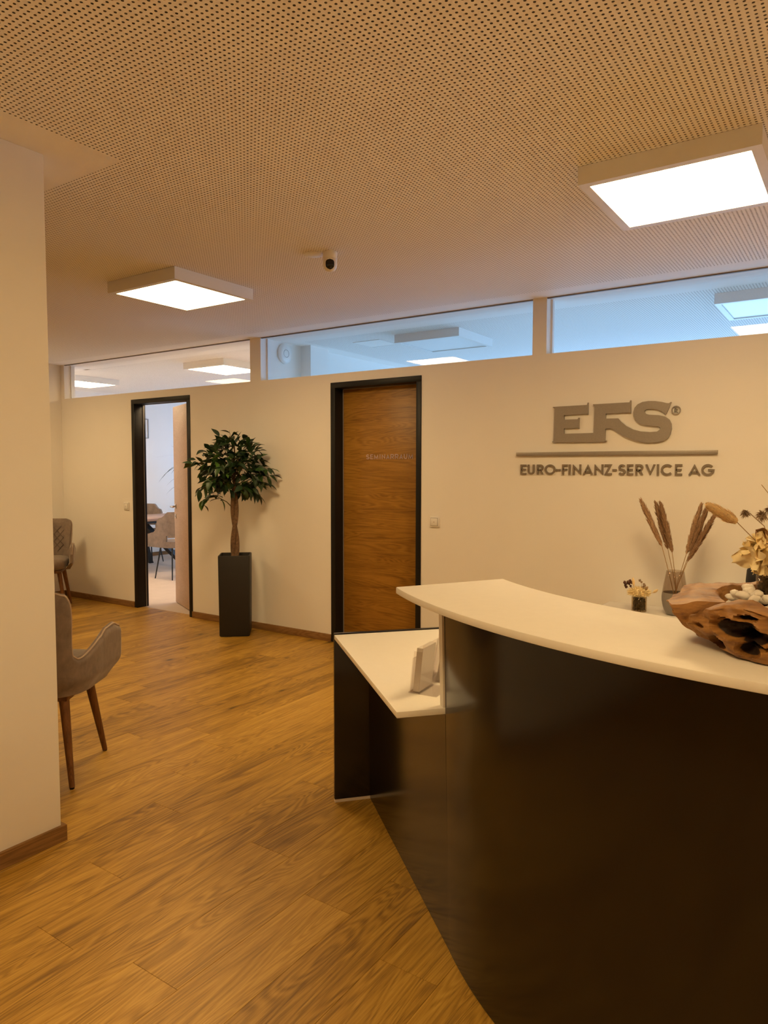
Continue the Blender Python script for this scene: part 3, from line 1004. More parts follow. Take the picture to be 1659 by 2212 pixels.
# ------------------------------------------------------------------ sideboard and the things on it
ZS = 0.593
sb = thing('sideboard', 'low white sideboard along the back wall behind the counter', 'sideboard', (-0.35, 4.42, 0))
build('body', MB().box(-1.345, 0.75, 4.23, D - 0.016, 0.06, ZS - 0.025), M['laminate'], sb, world=True, bevel=0.001)
build('top_board', MB().box(-1.365, 0.77, 4.21, D - 0.0155, ZS - 0.025, ZS), M['laminate'], sb, world=True, bevel=0.0015)
build('plinth', MB().box(-1.32, 0.73, 4.26, D - 0.02, 0.0005, 0.06), M['counter'], sb, world=True)
for i in range(4):
    x0 = -1.343 + i * 0.523
    dd = build('cabinet_door', MB().box(x0 + .002, x0 + .521, 4.212, 4.2295, 0.064, ZS - 0.03), M['laminate'], sb, world=True, bevel=0.001)
    hx_ = x0 + (0.47 if i % 2 == 0 else 0.05)
    build('door_handle', MB().tube([(hx_, 4.2118, 0.40), (hx_, 4.196, 0.40), (hx_, 4.196, 0.50), (hx_, 4.2118, 0.50)], 0.004, 8), M['chrome'], dd, world=True, smooth=True)

# smoked vase
VX, VY = -0.918, 4.42
va = thing('glass_vase', 'smoked glass vase with grey lower half on the sideboard', 'vase', (VX, VY, ZS))
prof = [(0.030, 0.0005), (0.045, 0.006), (0.058, 0.028), (0.066, 0.055), (0.0715, 0.085), (0.0725, 0.108), (0.0700, 0.135), (0.0645, 0.175), (0.0560, 0.222), (0.0490, 0.262)]
cut = 6
build('grey_base', MB().lathe(prof[:cut + 1] + [(prof[cut][0] - .004, 0.1345), (0.066, 0.108), (0.066, 0.085), (0.05, 0.03), (0.02, 0.01)], 48), M['vasegrey'], va, smooth=True)
build('glass_body', MB().lathe(prof[cut:] + [(0.0475, 0.2635), (0.046, 0.262), (0.0535, 0.222), (0.0620, 0.175), (0.0670, 0.1355)], 48, cap=False), M['smoke'], va, smooth=True)

def plume(mb_, a, b, r, n, rng, tip=0.35, hair=0.034, spread=0.42, wid=1.0):
    """feathery seed head between base b and tip a made of thin hair blades"""
    a, b = Vector(a), Vector(b)
    ax = a - b
    L = ax.length
    dirn = ax.normalized()
    s1 = dirn.cross(Vector((0, 1, 0.1))).normalized(); s2 = dirn.cross(s1)
    for i in range(n):
        t = rng.random() ** 0.9
        rad = r * (math.sin(PI * min(1, 0.12 + 0.88 * t)) ** 0.6) * (1 - tip * t)
        an = rng.uniform(0, 2 * PI)
        side = s1 * math.cos(an) + s2 * math.sin(an)
        p0 = b + ax * t + side * rad * 0.25
        d = (dirn + side * spread * rng.uniform(0.5, 1.15)).normalized()
        hl = hair * rng.uniform(0.6, 1.2) * (0.6 + 0.6 * math.sin(PI * t))
        p1 = p0 + d * hl
        w = d.cross(side).normalized() * rng.uniform(0.0012, 0.0022) * wid
        mid = p0 + d * hl * 0.5 + side * 0.002
        mb_.add([p0, mid + w, p1, mid - w], [(0, 1, 2, 3)])

rng = random.Random(3)
PAM = [((-1.124, 4.42, 1.267), (-0.997, 4.42, 0.998), 'leftmost pale pampas plume in the smoked vase', 'plume_light', -0.02),
       ((-1.04, 4.43, 1.251), (-0.965, 4.43, 0.982), 'second pampas plume from the left, slim and dark', 'plume', 0.02),
       ((-1.006, 4.40, 1.252), (-0.936, 4.41, 0.966), 'third pampas plume from the left, broad and upright', 'plume', -0.02),
       ((-0.79, 4.44, 1.244), (-0.861, 4.43, 0.96), 'inner one of the three right leaning pampas plumes', 'plume_light', 0.02),
       ((-0.75, 4.42, 1.245), (-0.840, 4.42, 0.973), 'middle one of the three right leaning pampas plumes', 'plume', 0.0),
       ((-0.706, 4.40, 1.200), (-0.849, 4.41, 0.919), 'outermost right leaning pampas plume, dark and ragged', 'plume', -0.02)]
for tipp, bas, lab, mt, dy in PAM:
    left = tipp[0] < -0.95
    foot = (VX + (0.025 if left else -0.025), VY + dy, ZS + 0.02)
    g = thing('pampas_stem', lab, 'dried grass', foot, 0, 'pampas grass in the smoked vase')
    bv, fv = Vector(bas), Vector(foot)
    mid = fv.lerp(bv, 0.55) + Vector((0.004 if left else -0.004, 0, 0))
    m = MB().tube([fv, mid, bv, bv.lerp(Vector(tipp), 0.9)], [0.0026, 0.0022, 0.0018, 0.001], 6)
    build('stem', m, M['straw'], g, world=True, smooth=True)
    m = MB()
    tv = Vector(tipp)
    core = [bv.lerp(tv, k / 10) for k in range(11)]
    m.tube(core, [0.010 * (math.sin(PI * (0.06 + 0.9 * k / 10)) ** 0.7) * (1 - .35 * k / 10) + .0012 for k in range(11)], 8)
    plume(m, tipp, bas, 0.030, 420, rng, hair=0.040, spread=0.36, wid=2.1)
    build('plume', m, M[mt], g, world=True)

# small jar with dried flowers
JX, JY = -1.117, 4.405
jr = thing('flower_jar', 'tiny round glass jar with dried flower posy left of the smoked vase', 'jar', (JX, JY, ZS))
build('glass', MB().lathe([(0.040, 0.0005), (0.0445, 0.004), (0.0445, 0.090), (0.043, 0.092), (0.0415, 0.090), (0.0415, 0.006), (0.03, 0.004)], 36), M['jarglass'], jr, smooth=True)
def blob(mb_, c, r, rng_, n=10, jit=0.25, sc=(1, 1, 1)):
    st = len(mb_.v)
    mb_.sphere((0, 0, 0), 1, n, max(5, n * 2 // 3), sc)
    off = Vector((rng_.uniform(-9, 9), rng_.uniform(-9, 9), rng_.uniform(-9, 9)))
    for i in range(st, len(mb_.v)):
        v = Vector(mb_.v[i])
        k = 1 + jit * mnoise.noise(v * 1.8 + off)
        mb_.v[i] = tuple(Vector(c) + v * k * r)
def filler(parent, cx, cy, z0, z1, r, n):
    m = MB()
    for i in range(n):
        a, q = rng.uniform(0, 2 * PI), r * math.sqrt(rng.random())
        p0 = Vector((cx + q * math.cos(a), cy + q * math.sin(a), rng.uniform(z0, z1)))
        dr = Vector((rng.gauss(0, 1), rng.gauss(0, 1), rng.gauss(0, .8))).normalized() * r * 0.8
        p1 = p0 + dr
        dd = Vector((p1.x - cx, p1.y - cy)); 
        if dd.length > r: p1.x, p1.y = cx + dd.x / dd.length * r, cy + dd.y / dd.length * r
        p1.z = min(max(p1.z, z0), z1)
        mid = (p0 + p1) / 2 + Vector((0, 0, rng.uniform(-.004, .004)))
        if (p1 - p0).length > 0.004:
            m.tube([p0, mid, p1], [0.0016, 0.0022, 0.0012], 5)
    for i in range(n // 6):
        a, q = rng.uniform(0, 2 * PI), r * .75 * math.sqrt(rng.random())
        blob(m, (cx + q * math.cos(a), cy + q * math.sin(a), rng.uniform(z0 + .008, z1 - .006)), r * 0.33, rng, 8, 0.6)
    return m
posy = thing('dried_posy', 'little posy of cream blooms with dark berries in the tiny jar', 'dried flowers', (JX, JY, ZS + 0.008))
f = build('moss', filler(posy, JX, JY, ZS + 0.010, ZS + 0.084, 0.037, 190), M['moss'], posy, world=True)
f['kind'] = 'stuff'
m = MB()
for i in range(420):                      # shaggy cream bloom
    th, a = math.acos(rng.uniform(-0.35, 1)), rng.uniform(0, 2 * PI)
    d = Vector((math.sin(th) * math.cos(a) * 1.35, math.sin(th) * math.sin(a) * 1.1, math.cos(th) * 0.8))
    c = Vector((JX, JY, ZS + 0.112))
    p0, p1 = c + d * 0.030, c + d * rng.uniform(0.046, 0.062)
    w = d.cross(Vector((rng.uniform(-1, 1), rng.uniform(-1, 1), rng.uniform(-1, 1)))).normalized() * 0.0034
    m.add([p0, (p0 + p1) / 2 + w, p1, (p0 + p1) / 2 - w], [(0, 1, 2, 3)])
blob(m, (JX, JY, ZS + 0.112), 0.034, rng, 12, .3, (1.4, 1.1, .8))
build('bloom', m, M['hydra'], posy, world=True)
def spikelet(base, tip, r, mat, parent, name, seg=9):
    m = MB()
    b_, t_ = Vector(base), Vector(tip)
    m.tube([b_.lerp(t_, k / seg) for k in range(seg + 1)], [max(0.0006, r * math.sin(PI * (0.04 + 0.93 * k / seg)) ** 0.7) for k in range(seg + 1)], 8)
    return build(name, m, mat, parent, world=True, smooth=True)
P0 = Vector((JX, JY, ZS + 0.10))
for (bx, bz, tx, tz, mat) in ((-0.033, 0.150, -0.040, 0.205, 'bunny'), (0.028, 0.130, 0.050, 0.157, 'straw'), (0.078, 0.121, 0.108, 0.145, 'bunny')):
    q = Vector((JX + bx, JY, ZS + bz)); t = Vector((JX + tx, JY, ZS + tz))
    st_ = build('stem', MB().tube([P0, P0.lerp(q, .5) + Vector((0, 0, .006)), q], 0.0012, 5), M['straw'], posy, world=True)
    spikelet(q, t, 0.0085, M[mat], posy, 'grass_head')
m = MB()
for i in range(16):
    blob(m, (JX - 0.066 + rng.uniform(-.022, .022), JY + rng.uniform(-.012, .012), ZS + 0.162 + rng.uniform(-.022, .022)), rng.uniform(.006, .010), rng, 7, .5)
m.tube([P0, (JX - 0.06, JY, ZS + .15)], .0015, 5)
build('berries', m, M['berry'], posy, world=True)
m = MB()
for i in range(8):
    blob(m, (JX + 0.014 + rng.uniform(-.015, .022), JY + rng.uniform(-.012, .012), ZS + 0.165 + rng.uniform(-.018, .026)), rng.uniform(.005, .008), rng, 7, .5)
m.tube([P0, (JX + .014, JY, ZS + .17)], .0013, 5)
build('seed_heads', m, M['thistle'], posy, world=True)

# dark vase half hidden behind the flowers
dv = thing('dark_vase', 'matt navy black vase on the sideboard behind the dried bouquet', 'vase', (-0.47, 4.42, ZS))
build('body', MB().lathe([(0.045, 0.0005), (0.058, 0.01), (0.066, 0.08), (0.070, 0.16), (0.0735, 0.24), (0.069, 0.30), (0.050, 0.335), (0.030, 0.350), (0.030, 0.372), (0.035, 0.378), (0.028, 0.376), (0.024, 0.35)], 40), M['navy'], dv, smooth=True)

# ------------------------------------------------------------------ teak root bowl on the counter
RZ = math.radians(34.1)
BX, BY = -0.129, 1.520
bowl = thing('root_bowl', 'rough teak root wood bowl full of pebbles on the curved counter', 'bowl', (BX, BY, ZT), RZ)
NA, NT_ = 420, 64
def lerpt(tab, a):
    """periodic piecewise cosine table, angle in degrees"""
    a = a % 360
    for i in range(len(tab)):
        x0, y0 = tab[i]; x1, y1 = tab[(i + 1) % len(tab)]
        if i == len(tab) - 1: x1 += 360
        aa = a if a >= tab[0][0] else a + 360
        if x0 <= aa <= x1:
            t = (aa - x0) / (x1 - x0)
            t = t * t * (3 - 2 * t)
            return y0 + (y1 - y0) * t
    return tab[0][1]
BASE = [(0, .14), (60, .095), (120, .085), (165, .09), (190, .105), (205, .138), (220, .160), (235, .172), (262, .178), (290, .175), (330, .16)]
RIM = [(0, .205), (50, .165), (95, .152), (112, .165), (129, .184), (148, .176), (162, .184), (173, .203), (182, .206), (185, .180), (193, .187), (205, .190), (220, .182), (240, .178), (262, .180), (300, .19), (340, .205)]
RZT = [(0, .095), (60, .096), (100, .091), (129, .092), (150, .087), (165, .084), (182, .079), (184.2, .050), (188, .050), (192, .068), (206, .088), (219, .097), (240, .084), (265, .076), (300, .084), (330, .09)]
INN = [(0, .14), (60, .13), (110, .115), (140, .110), (165, .100), (190, .098), (215, .108), (245, .132), (270, .146), (320, .145)]
verts, crev = [], []
def bump_at(x, y, z, s, seed):
    return mnoise.fractal(Vector((x * s + seed, y * s, z * s * 1.7)), 1.0, 2.0, 5)
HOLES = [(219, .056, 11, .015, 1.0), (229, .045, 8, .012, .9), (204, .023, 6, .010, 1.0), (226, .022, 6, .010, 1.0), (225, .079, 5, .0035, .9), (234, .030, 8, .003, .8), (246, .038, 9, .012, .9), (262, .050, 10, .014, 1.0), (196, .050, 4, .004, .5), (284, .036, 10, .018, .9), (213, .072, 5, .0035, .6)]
def ridge(x, y, z, seed):
    return 1 - abs(mnoise.fractal(Vector((x * 9 + seed, y * 9, z * 55)), 1.0, 2.1, 4)) * 2
rows = []
for k in range(NT_ + 1):
    t = k / NT_
    row = []
    for i in range(NA):
        a = 360 * i / NA
        ar = math.radians(a)
        rb, rr, zr, rin = lerpt(BASE, a), lerpt(RIM, a), lerpt(RZT, a), lerpt(INN, a)
        c = 0.0
        if t < 0.56:                       # outer side from the foot to the rim
            s = t / 0.56
            belly = math.sin(PI * s) * 0.016
            r = rb + (rr - rb) * (s ** 0.75) + belly * .6
            z = zr * (0.04 + 0.96 * s ** 1.15)
            n1 = bump_at(math.cos(ar) * r, math.sin(ar) * r, z, 17, 3.1)
            n2 = bump_at(math.cos(ar) * r, math.sin(ar) * r, z, 42, 9.7)
            r += 0.008 * n1 * min(1, 3 * s) + 0.0045 * n2 + 0.0016 * ridge(math.cos(ar) * r, math.sin(ar) * r, z, 2.2)
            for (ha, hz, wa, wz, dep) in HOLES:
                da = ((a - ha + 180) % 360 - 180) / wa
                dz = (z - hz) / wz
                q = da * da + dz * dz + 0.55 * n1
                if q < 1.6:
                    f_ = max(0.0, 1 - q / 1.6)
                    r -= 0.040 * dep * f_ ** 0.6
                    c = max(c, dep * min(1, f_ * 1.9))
        elif t < 0.74:                     # worn top of the rim
            s = (t - 0.56) / 0.18
            r = rr + (rin - rr) * s
            z = zr + 0.005 * math.sin(PI * s) + 0.003 * s
            z += (0.004 * bump_at(math.cos(ar) * r, math.sin(ar) * r, 0, 22, 5.5) + 0.0012 * bump_at(math.cos(ar) * r, math.sin(ar) * r, 0, 60, 2.5))
        else:                              # hollow
            s = (t - 0.74) / 0.26
            r = rin * (1 - s ** 1.6 * 0.97)
            z = zr + 0.003 - (zr + 0.003 - 0.022) * (1 - (1 - s) ** 2)
            r += 0.004 * bump_at(math.cos(ar) * r, math.sin(ar) * r, z, 25, 1.5) * (1 - s)
        row.append((math.cos(ar) * r, math.sin(ar) * r, max(0.0006, z)))
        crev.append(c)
    rows.append(row)
m = MB().grid(rows, close_u=True)
m.f.append(tuple(reversed(range(NA)))); m.m.append(0)
m.f.append(tuple(range(NT_ * NA, NT_ * NA + NA))); m.m.append(0)
bo = build('bowl_body', m, M['teak'], bowl, smooth=True, angle=38)
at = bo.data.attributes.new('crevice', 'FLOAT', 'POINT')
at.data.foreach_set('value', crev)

def Lw(x, y, z=0.0):
    """bowl coordinates to world"""
    return (BX + x * math.cos(RZ) - y * math.sin(RZ), BY + x * math.sin(RZ) + y * math.cos(RZ), ZT + z)

# pebbles
jc = (0.022, 0.058)                      # where the flower jar stands, in bowl coordinates
peb_me = []
for s in range(6):
    r2 = random.Random(40 + s)
    mm = MB()
    blob(mm, (0, 0, 0), 1.0, r2, 14, 0.35, (1.0, 0.8, 0.62))
    me = bpy.data.meshes.new('pebble')
    me.from_pydata(mm.v, [], mm.f)
    me.materials.append(M['pebble'])
    for p in me.polygons: p.use_smooth = True
    me.update()
    peb_me.append(me)
pr = random.Random(11)
placed = []
def try_peb(x, y, z, r):
    for (a, b, c, q) in placed:
        if (a - x) ** 2 + (b - y) ** 2 + (c - z) ** 2 < (0.78 * (q + r)) ** 2: return
    if (x - jc[0]) ** 2 + (y - jc[1]) ** 2 < (0.034 + r * 0.8) ** 2: return
    ang_ = math.degrees(math.atan2(y, x))
    if math.hypot(x, y) + r * .9 > lerpt(INN, ang_) - 0.004: return
    placed.append((x, y, z, r))
    o = bpy.data.objects.new('pebble', peb_me[len(placed) % 6])
    C.objects.link(o)
    o.location = Lw(x, y, z)
    o.scale = (r, r, r)
    o.rotation_euler = (pr.uniform(-.5, .5), pr.uniform(-.5, .5), pr.uniform(0, 6.28))
    tag(o, 'smooth white pebble in the heap filling the teak root bowl', 'pebble', 'white pebbles in the root bowl')
for layer, zc in ((0, 0.050), (1, 0.066), (2, 0.081), (3, 0.095)):
    for i in range(420):
        a, q = pr.uniform(0, 2 * PI), 0.135 * math.sqrt(pr.random())
        x, y = q * math.cos(a), q * math.sin(a)
        if layer == 3 and q > 0.085: continue
        try_peb(x, y, zc + pr.uniform(-.003, .003), pr.uniform(0.0105, 0.0145))

# glass jar standing in the pebbles
jw = Lw(jc[0], jc[1], 0.040)
bj = thing('bouquet_jar', 'clear glass jar with brown moss standing among the pebbles', 'jar', jw)
build('glass', MB().lathe([(0.028, 0.0005), (0.0325, 0.004), (0.0325, 0.088), (0.031, 0.090), (0.0302, 0.088), (0.0302, 0.006), (0.02, 0.004)], 36), M['jarglass'], bj, smooth=True)
f = build('moss_filling', filler(bj, 0, 0, 0.008, 0.082, 0.028, 170), M['moss'], bj)
f['kind'] = 'stuff'
JT = Vector(jw) + Vector((0, 0, 0.085))
Rv, Dv = Vector((0.828, 0.561, 0)), Vector((-0.561, 0.828, 0))

# cream hydrangea
hy = thing('hydrangea_bloom', 'crumpled cream dried hydrangea head in the bouquet jar', 'dried flower', JT)
def petal(c, nrm, size, rr_):
    nrm = nrm.normalized()
    s1 = nrm.cross(Vector((0.3, 0.2, 1))).normalized(); s2 = nrm.cross(s1)
    ro = rr_.uniform(0, 6.28)
    e1 = s1 * math.cos(ro) + s2 * math.sin(ro); e2 = nrm.cross(e1)
    rows_ = []
    ph = rr_.uniform(0, 6)
    for k in range(10):
        v = k / 9
        row_ = []
        wdt = size * (0.22 + 1.0 * math.sin(PI * min(1, .12 + v * .75)) ** .8)
        for j in range(11):
            u_ = (j / 10 - .5)
            ruff = 0.14 * size * math.sin(ph + u_ * 9 + v * 4) * v + 0.05 * size * math.sin(ph * 2 + u_ * 21) * v * v
            row_.append(c + e1 * (u_ * wdt) + e2 * (v * size * (1.15 + .12 * math.sin(ph + u_ * 11))) + nrm * (0.45 * size * v * v + ruff - 0.4 * size * (u_ * 2) ** 2 * .3))
        rows_.append(row_)
    return rows_
r3 = random.Random(5)
hc = JT + Rv * -0.030 + Vector((0, 0, 0.046)) + Dv * -0.012
for i in range(30):
    th = math.acos(r3.uniform(-0.75, 1)); a = r3.uniform(0, 2 * PI)
    d = Rv * (math.sin(th) * math.cos(a) * 1.25) + Dv * (math.sin(th) * math.sin(a)) + Vector((0, 0, math.cos(th)))
    m = MB().grid(petal(hc + d * 0.019, d, r3.uniform(0.022, 0.031), r3))
    build('petal', m, M['hydra'], hy, world=True, smooth=True, angle=180)
for d in (Rv * -1.1 + Vector((0, 0, -.15)), Rv * -1.0 + Vector((0, 0, .25)) - Dv * .3, Rv * -.9 + Vector((0, 0, -.55)) - Dv * .4, Rv * -.2 + Vector((0, 0, -.8)) - Dv * .8, Rv * .5 + Vector((0, 0, -.7)) - Dv * .8):
    m = MB().grid(petal(hc + d * 0.026, d, 0.033, r3))
    build('petal', m, M['hydra'], hy, world=True, smooth=True, angle=180)
build('stem', MB().tube([JT - Vector((0, 0, .06)), JT + Vector((0, 0, .01)), hc], 0.002, 6), M['straw'], hy, world=True)

# bunny tail grass
bt = thing('bunny_tail_stem', 'fluffy cream bunny tail grass arching left out of the bouquet', 'dried grass', JT)
tip, bas = Vector((-0.2566, 1.5155, 1.3821)), Vector((-0.2094, 1.5451, 1.3504))
build('stem', MB().tube([JT - Vector((0, 0, .05)), JT + Rv * -0.01 + Vector((0, 0, .04)), (-0.1851, 1.5596, 1.3222), bas], 0.0008, 6), M['straw'], bt, world=True)
m = MB()
m.tube([bas.lerp(tip, k / 10) for k in range(11)], [max(.001, 0.0095 * (math.sin(PI * (0.10 + 0.86 * k / 10)) ** 0.55) * (1 - .38 * k / 10)) for k in range(11)], 14)
plume(m, tip, bas, 0.014, 2600, rng, tip=0.3, hair=0.012, spread=0.75, wid=.5)
plume(m, bas.lerp(tip, .5), bas - (tip - bas) * .03, 0.016, 900, rng, tip=0.0, hair=0.012, spread=0.9, wid=.5)
build('fluffy_head', m, M['bunny'], bt, world=True)

# thistle sprigs
def thistle_sprig(c, via, rad, label):
    t = thing('thistle_sprig', label, 'dried flower', JT)
    c = Vector(c)
    build('stem', MB().tube([JT - Vector((0, 0, .04)), JT + Vector((0, 0, .03)), Vector(via), c.lerp(Vector(via), .25) + Vector((0, 0, .006)), c], 0.0009, 6), M['thistle'], t, world=True)
    m = MB()
    for i in range(170):
        d = Vector((rng.gauss(0, 1), rng.gauss(0, 1), rng.gauss(0, 1))).normalized()
        w = d.cross(Vector((.3, .5, .2))).normalized() * 0.0007
        L = rad * rng.uniform(.6, 1.2)
        p1 = c + d * L + Vector((0, 0, -.2 * L)); md = c + d * L * .5 + w.cross(d) * 3
        m.add([c - w, c + w, md + w, p1, md - w], [(0, 1, 2, 3, 4)])
    blob(m, c, rad * .4, rng, 8, .5)
    build('flower_head', m, M['thistle'], t, world=True)
thistle_sprig((-0.1960, 1.5550, 1.3670), (-0.1640, 1.5750, 1.3420), 0.010, 'small dried thistle on a curved stem right of the bunny tail')
thistle_sprig((-0.1690, 1.5735, 1.3640), (-0.1500, 1.5850, 1.3400), 0.013, 'fuller dried thistle at the right edge of the bouquet')
thistle_sprig((-0.1560, 1.5830, 1.3740), (-0.1440, 1.5880, 1.3450), 0.011, 'upper dried thistle cut by the right picture edge')
t = thing('bare_stalk', 'bare straw stalk rising highest above the bouquet', 'dried stalk', JT)
build('stem', MB().tube([JT - Vector((0, 0, .04)), JT + Vector((0.01, 0, .03)), (-0.138, 1.595, 1.376), (-0.1713, 1.5763, 1.4232)], [0.0012, .0012, .001, .0006], 6), M['straw'], t, world=True)

# tan dried leaves
lf = thing('dried_leaf_sprig', 'sprig of curled tan leaves at the top right of the bouquet', 'dried leaves', JT)
build('stem', MB().tube([JT - Vector((0, 0, .04)), JT + Vector((0.004, 0, .03)), JT + Vector((0.004, .004, .09))], 0.0014, 6), M['tanleaf'], lf, world=True)
for (ox, oz, od, ang_, L) in ((-0.034, .078, -.018, 2.5, .036), (-0.026, .056, -.022, 3.6, .034), (-.012, .070, -.014, 1.2, .038), (-.020, .040, -.026, 4.2, .036), (.006, .085, -.01, .6, .04), (-.004, .046, -.026, 5.2, .04)):
    c = JT + Rv * ox + Dv * od + Vector((0, 0, oz))
    d = Rv * math.cos(ang_) + Vector((0, 0, math.sin(ang_)))
    s = (Rv * -math.sin(ang_) + Vector((0, 0, math.cos(ang_))))
    rows_ = []
    for k in range(9):
        v = k / 8
        w = L * .42 * math.sin(PI * (v * .93 + .04)) ** .8
        rows_.append([c + d * L * (v - .35) + s * w * q_ + Dv * (-.010 * q_ * q_ + .012 * math.sin(v * 3.5)) for q_ in (-1, -.5, 0, .5, 1)])
    build('leaf', MB().grid(rows_), M['tanleaf'], lf, world=True, smooth=True, angle=180)

# ------------------------------------------------------------------ planter with ficus tree
PX, PY, PR = -4.572, 4.412, math.radians(41)
pl = thing('planter', 'tall square anthracite planter against the back wall between the doors', 'planter', (PX, PY, 0), PR)
h, w, t = 0.705, 0.136, 0.012
prof = []
for (hw, z) in ((w - .012, 0.0006), (w - .006, 0.012), (w, h - 0.008), (w - .002, h), (w - .012, h), (w - .014, h - .06)):
    c_ = 0.016
    ring = []
    for (sx, sy, aa) in ((1, 1, 0), (-1, 1, 90), (-1, -1, 180), (1, -1, 270)):
        for q in range(5):
            an = math.radians(aa + q * 22.5)
            ring.append((sx * (hw - c_) + c_ * math.cos(an), sy * (hw - c_) + c_ * math.sin(an), z))
    prof.append(ring)
m = MB().grid(prof, close_u=True)
nr = len(prof[0])
m.f.append(tuple(reversed(range(nr)))); m.m.append(0)
m.f.append(tuple(range(5 * nr, 6 * nr))); m.m.append(0)
build('pot', m, M['planter'], pl, smooth=True, angle=35)
m = MB()
for i in range(260):
    x, y = rng.uniform(-.108, .108), rng.uniform(-.108, .108)
    if math.hypot(x, y) < .04: continue
    blob(m, (x, y, h - .045 + rng.uniform(-.004, .008)), rng.uniform(.008, .012), rng, 6, .4, (1, 1, .7))
g = build('gravel', m, M['pebble'], pl, smooth=True)
g['kind'] = 'stuff'

tree = thing('ficus_tree', 'green leafy ficus tree with twisted trunk rising from the tall planter', 'tree', (PX, PY, 0.655))
m = MB()
TZ0, TZ1 = 0.657, 1.30
for ph in (0.0, PI):
    pts, rad = [], []
    for k in range(26):
        f = k / 25
        z = TZ0 + (TZ1 - TZ0) * f
        am = 0.011 + 0.010 * math.sin(PI * f * 1.1)
        tw = ph + f * 5.2
        pts.append((PX + am * math.cos(tw), PY + am * math.sin(tw), z)); rad.append(0.024 - 0.008 * f)
    m.tube(pts, rad, 10)
pts = [(PX + 0.010 * math.sin(k * .9), PY + .006 * math.cos(k), 1.22 + k * 0.048) for k in range(11)]
m.tube(pts, [0.015 - 0.0011 * k for k in range(11)], 8)
build('trunk', m, M['bark'], tree, world=True, smooth=True)
# leaf meshes
leaf_me = []
for mat in ('leaf_a', 'leaf_b', 'leaf_c'):
    vs, fs = [], []
    L = 1.0
    for k in range(7):
        v = k / 6
        wv = 0.23 * math.sin(PI * (v ** 0.85)) if v < 1 else 0
        wv = max(wv, 0.004)
        zz = -0.28 * v * v
        vs += [(-wv, v, zz + wv * .30), (0, v, zz), (wv, v, zz + wv * .30)]
    for k in range(6):
        for j in range(2):
            fs.append((k * 3 + j, k * 3 + j + 1, k * 3 + j + 4, k * 3 + j + 3))
    me = bpy.data.meshes.new('leaf')
    me.from_pydata(vs, [], fs)
    me.materials.append(M[mat])
    for p in me.polygons: p.use_smooth = True
    me.update()
    leaf_me.append(me)
tr = random.Random(21)
base_t = Vector((PX, PY, 0.655))
nleaf = 0
def add_leaf(p, d, size, mi):
    global nleaf
    if p.y > D - 0.03 or nleaf >= 298: return
    d = d.normalized()
    if p.y + d.y * size > D - 0.02: d.y = -abs(d.y) * .5; d.normalize()
    q = d.to_track_quat('Y', 'Z')
    o = bpy.data.objects.new('leaf', leaf_me[mi])
    C.objects.link(o)
    o.parent = tree
    o.location = p - base_t
    o.rotation_mode = 'QUATERNION'
    roll = Matrix.Rotation(tr.uniform(-.9, .9), 3, 'Y').to_quaternion()
    o.rotation_quaternion = q @ roll
    o.scale = (size, size, size)
    nleaf += 1
# branches as (start height, side, depth, end height); Rv is picture right
BR = [(1.28, -.40, -.06, 1.50), (1.30, -.33, .10, 1.40), (1.27, -.30, -.12, 1.25), (1.10, -.28, -.05, 1.16), (1.34, -.24, -.10, 1.62), (1.40, -.14, .04, 1.72),
      (1.42, -.02, -.08, 1.78), (1.40, .08, .04, 1.72), (1.38, .18, -.10, 1.66), (1.34, .26, .06, 1.56), (1.30, .34, -.04, 1.44), (1.28, .41, .04, 1.38), (1.22, .30, -.08, 1.30),
      (1.20, .24, .03, 1.20), (1.30, -.05, -.22, 1.45), (1.32, .10, -.22, 1.50), (1.26, -.18, -.18, 1.34), (1.24, .12, -.16, 1.26), (1.35, -.14, -.16, 1.54), (1.33, .2, -.14, 1.36), (1.30, -.02, .12, 1.55), (1.25, -.22, .06, 1.30)]
for bi, (zs, sd, dp, ze) in enumerate(BR):
    p0 = Vector((PX, PY, zs))
    p3 = Vector((PX, PY, ze)) + Rv * sd + Dv * dp * 0.9
    if p3.y > D - .09: p3.y = D - .09
    sag = Vector((0, 0, 0.06 + .05 * abs(sd)))
    pth = []
    for k in range(9):
        f = k / 8
        pth.append(p0.lerp(p3, f) + sag * math.sin(PI * f) * (1 if ze < 1.6 else .3) + Vector((tr.uniform(-.006, .006), 0, tr.uniform(-.006, .006))))
    if pth[-1].y > D - .05: pth[-1].y = D - .05
    build('branch', MB().tube(pth, [0.0052 - 0.0005 * k for k in range(9)], 6), M['twig'], tree, world=True, smooth=True)
    n = 14 if abs(sd) > .1 else 13
    for k in range(n):
        f = 0.30 + 0.70 * (k + tr.random() * .6) / n
        i0 = min(7, int(f * 8)); ff = min(1, f * 8 - i0)
        p = pth[i0].lerp(pth[i0 + 1], ff)
        out = (pth[i0 + 1] - pth[i0]).normalized()
        d = out * tr.uniform(.3, 1.0) + Vector((tr.gauss(0, .55), tr.gauss(0, .55), tr.uniform(-.75, .35)))
        mi = 0 if tr.random() < .62 else (1 if tr.random() < .75 else 2)
        if p.z > 1.6: mi = 0 if tr.random() < .85 else 1
        add_leaf(p + Vector((tr.gauss(0, .015), tr.gauss(0, .012), tr.gauss(0, .015))), d, tr.uniform(.080, .112), mi)

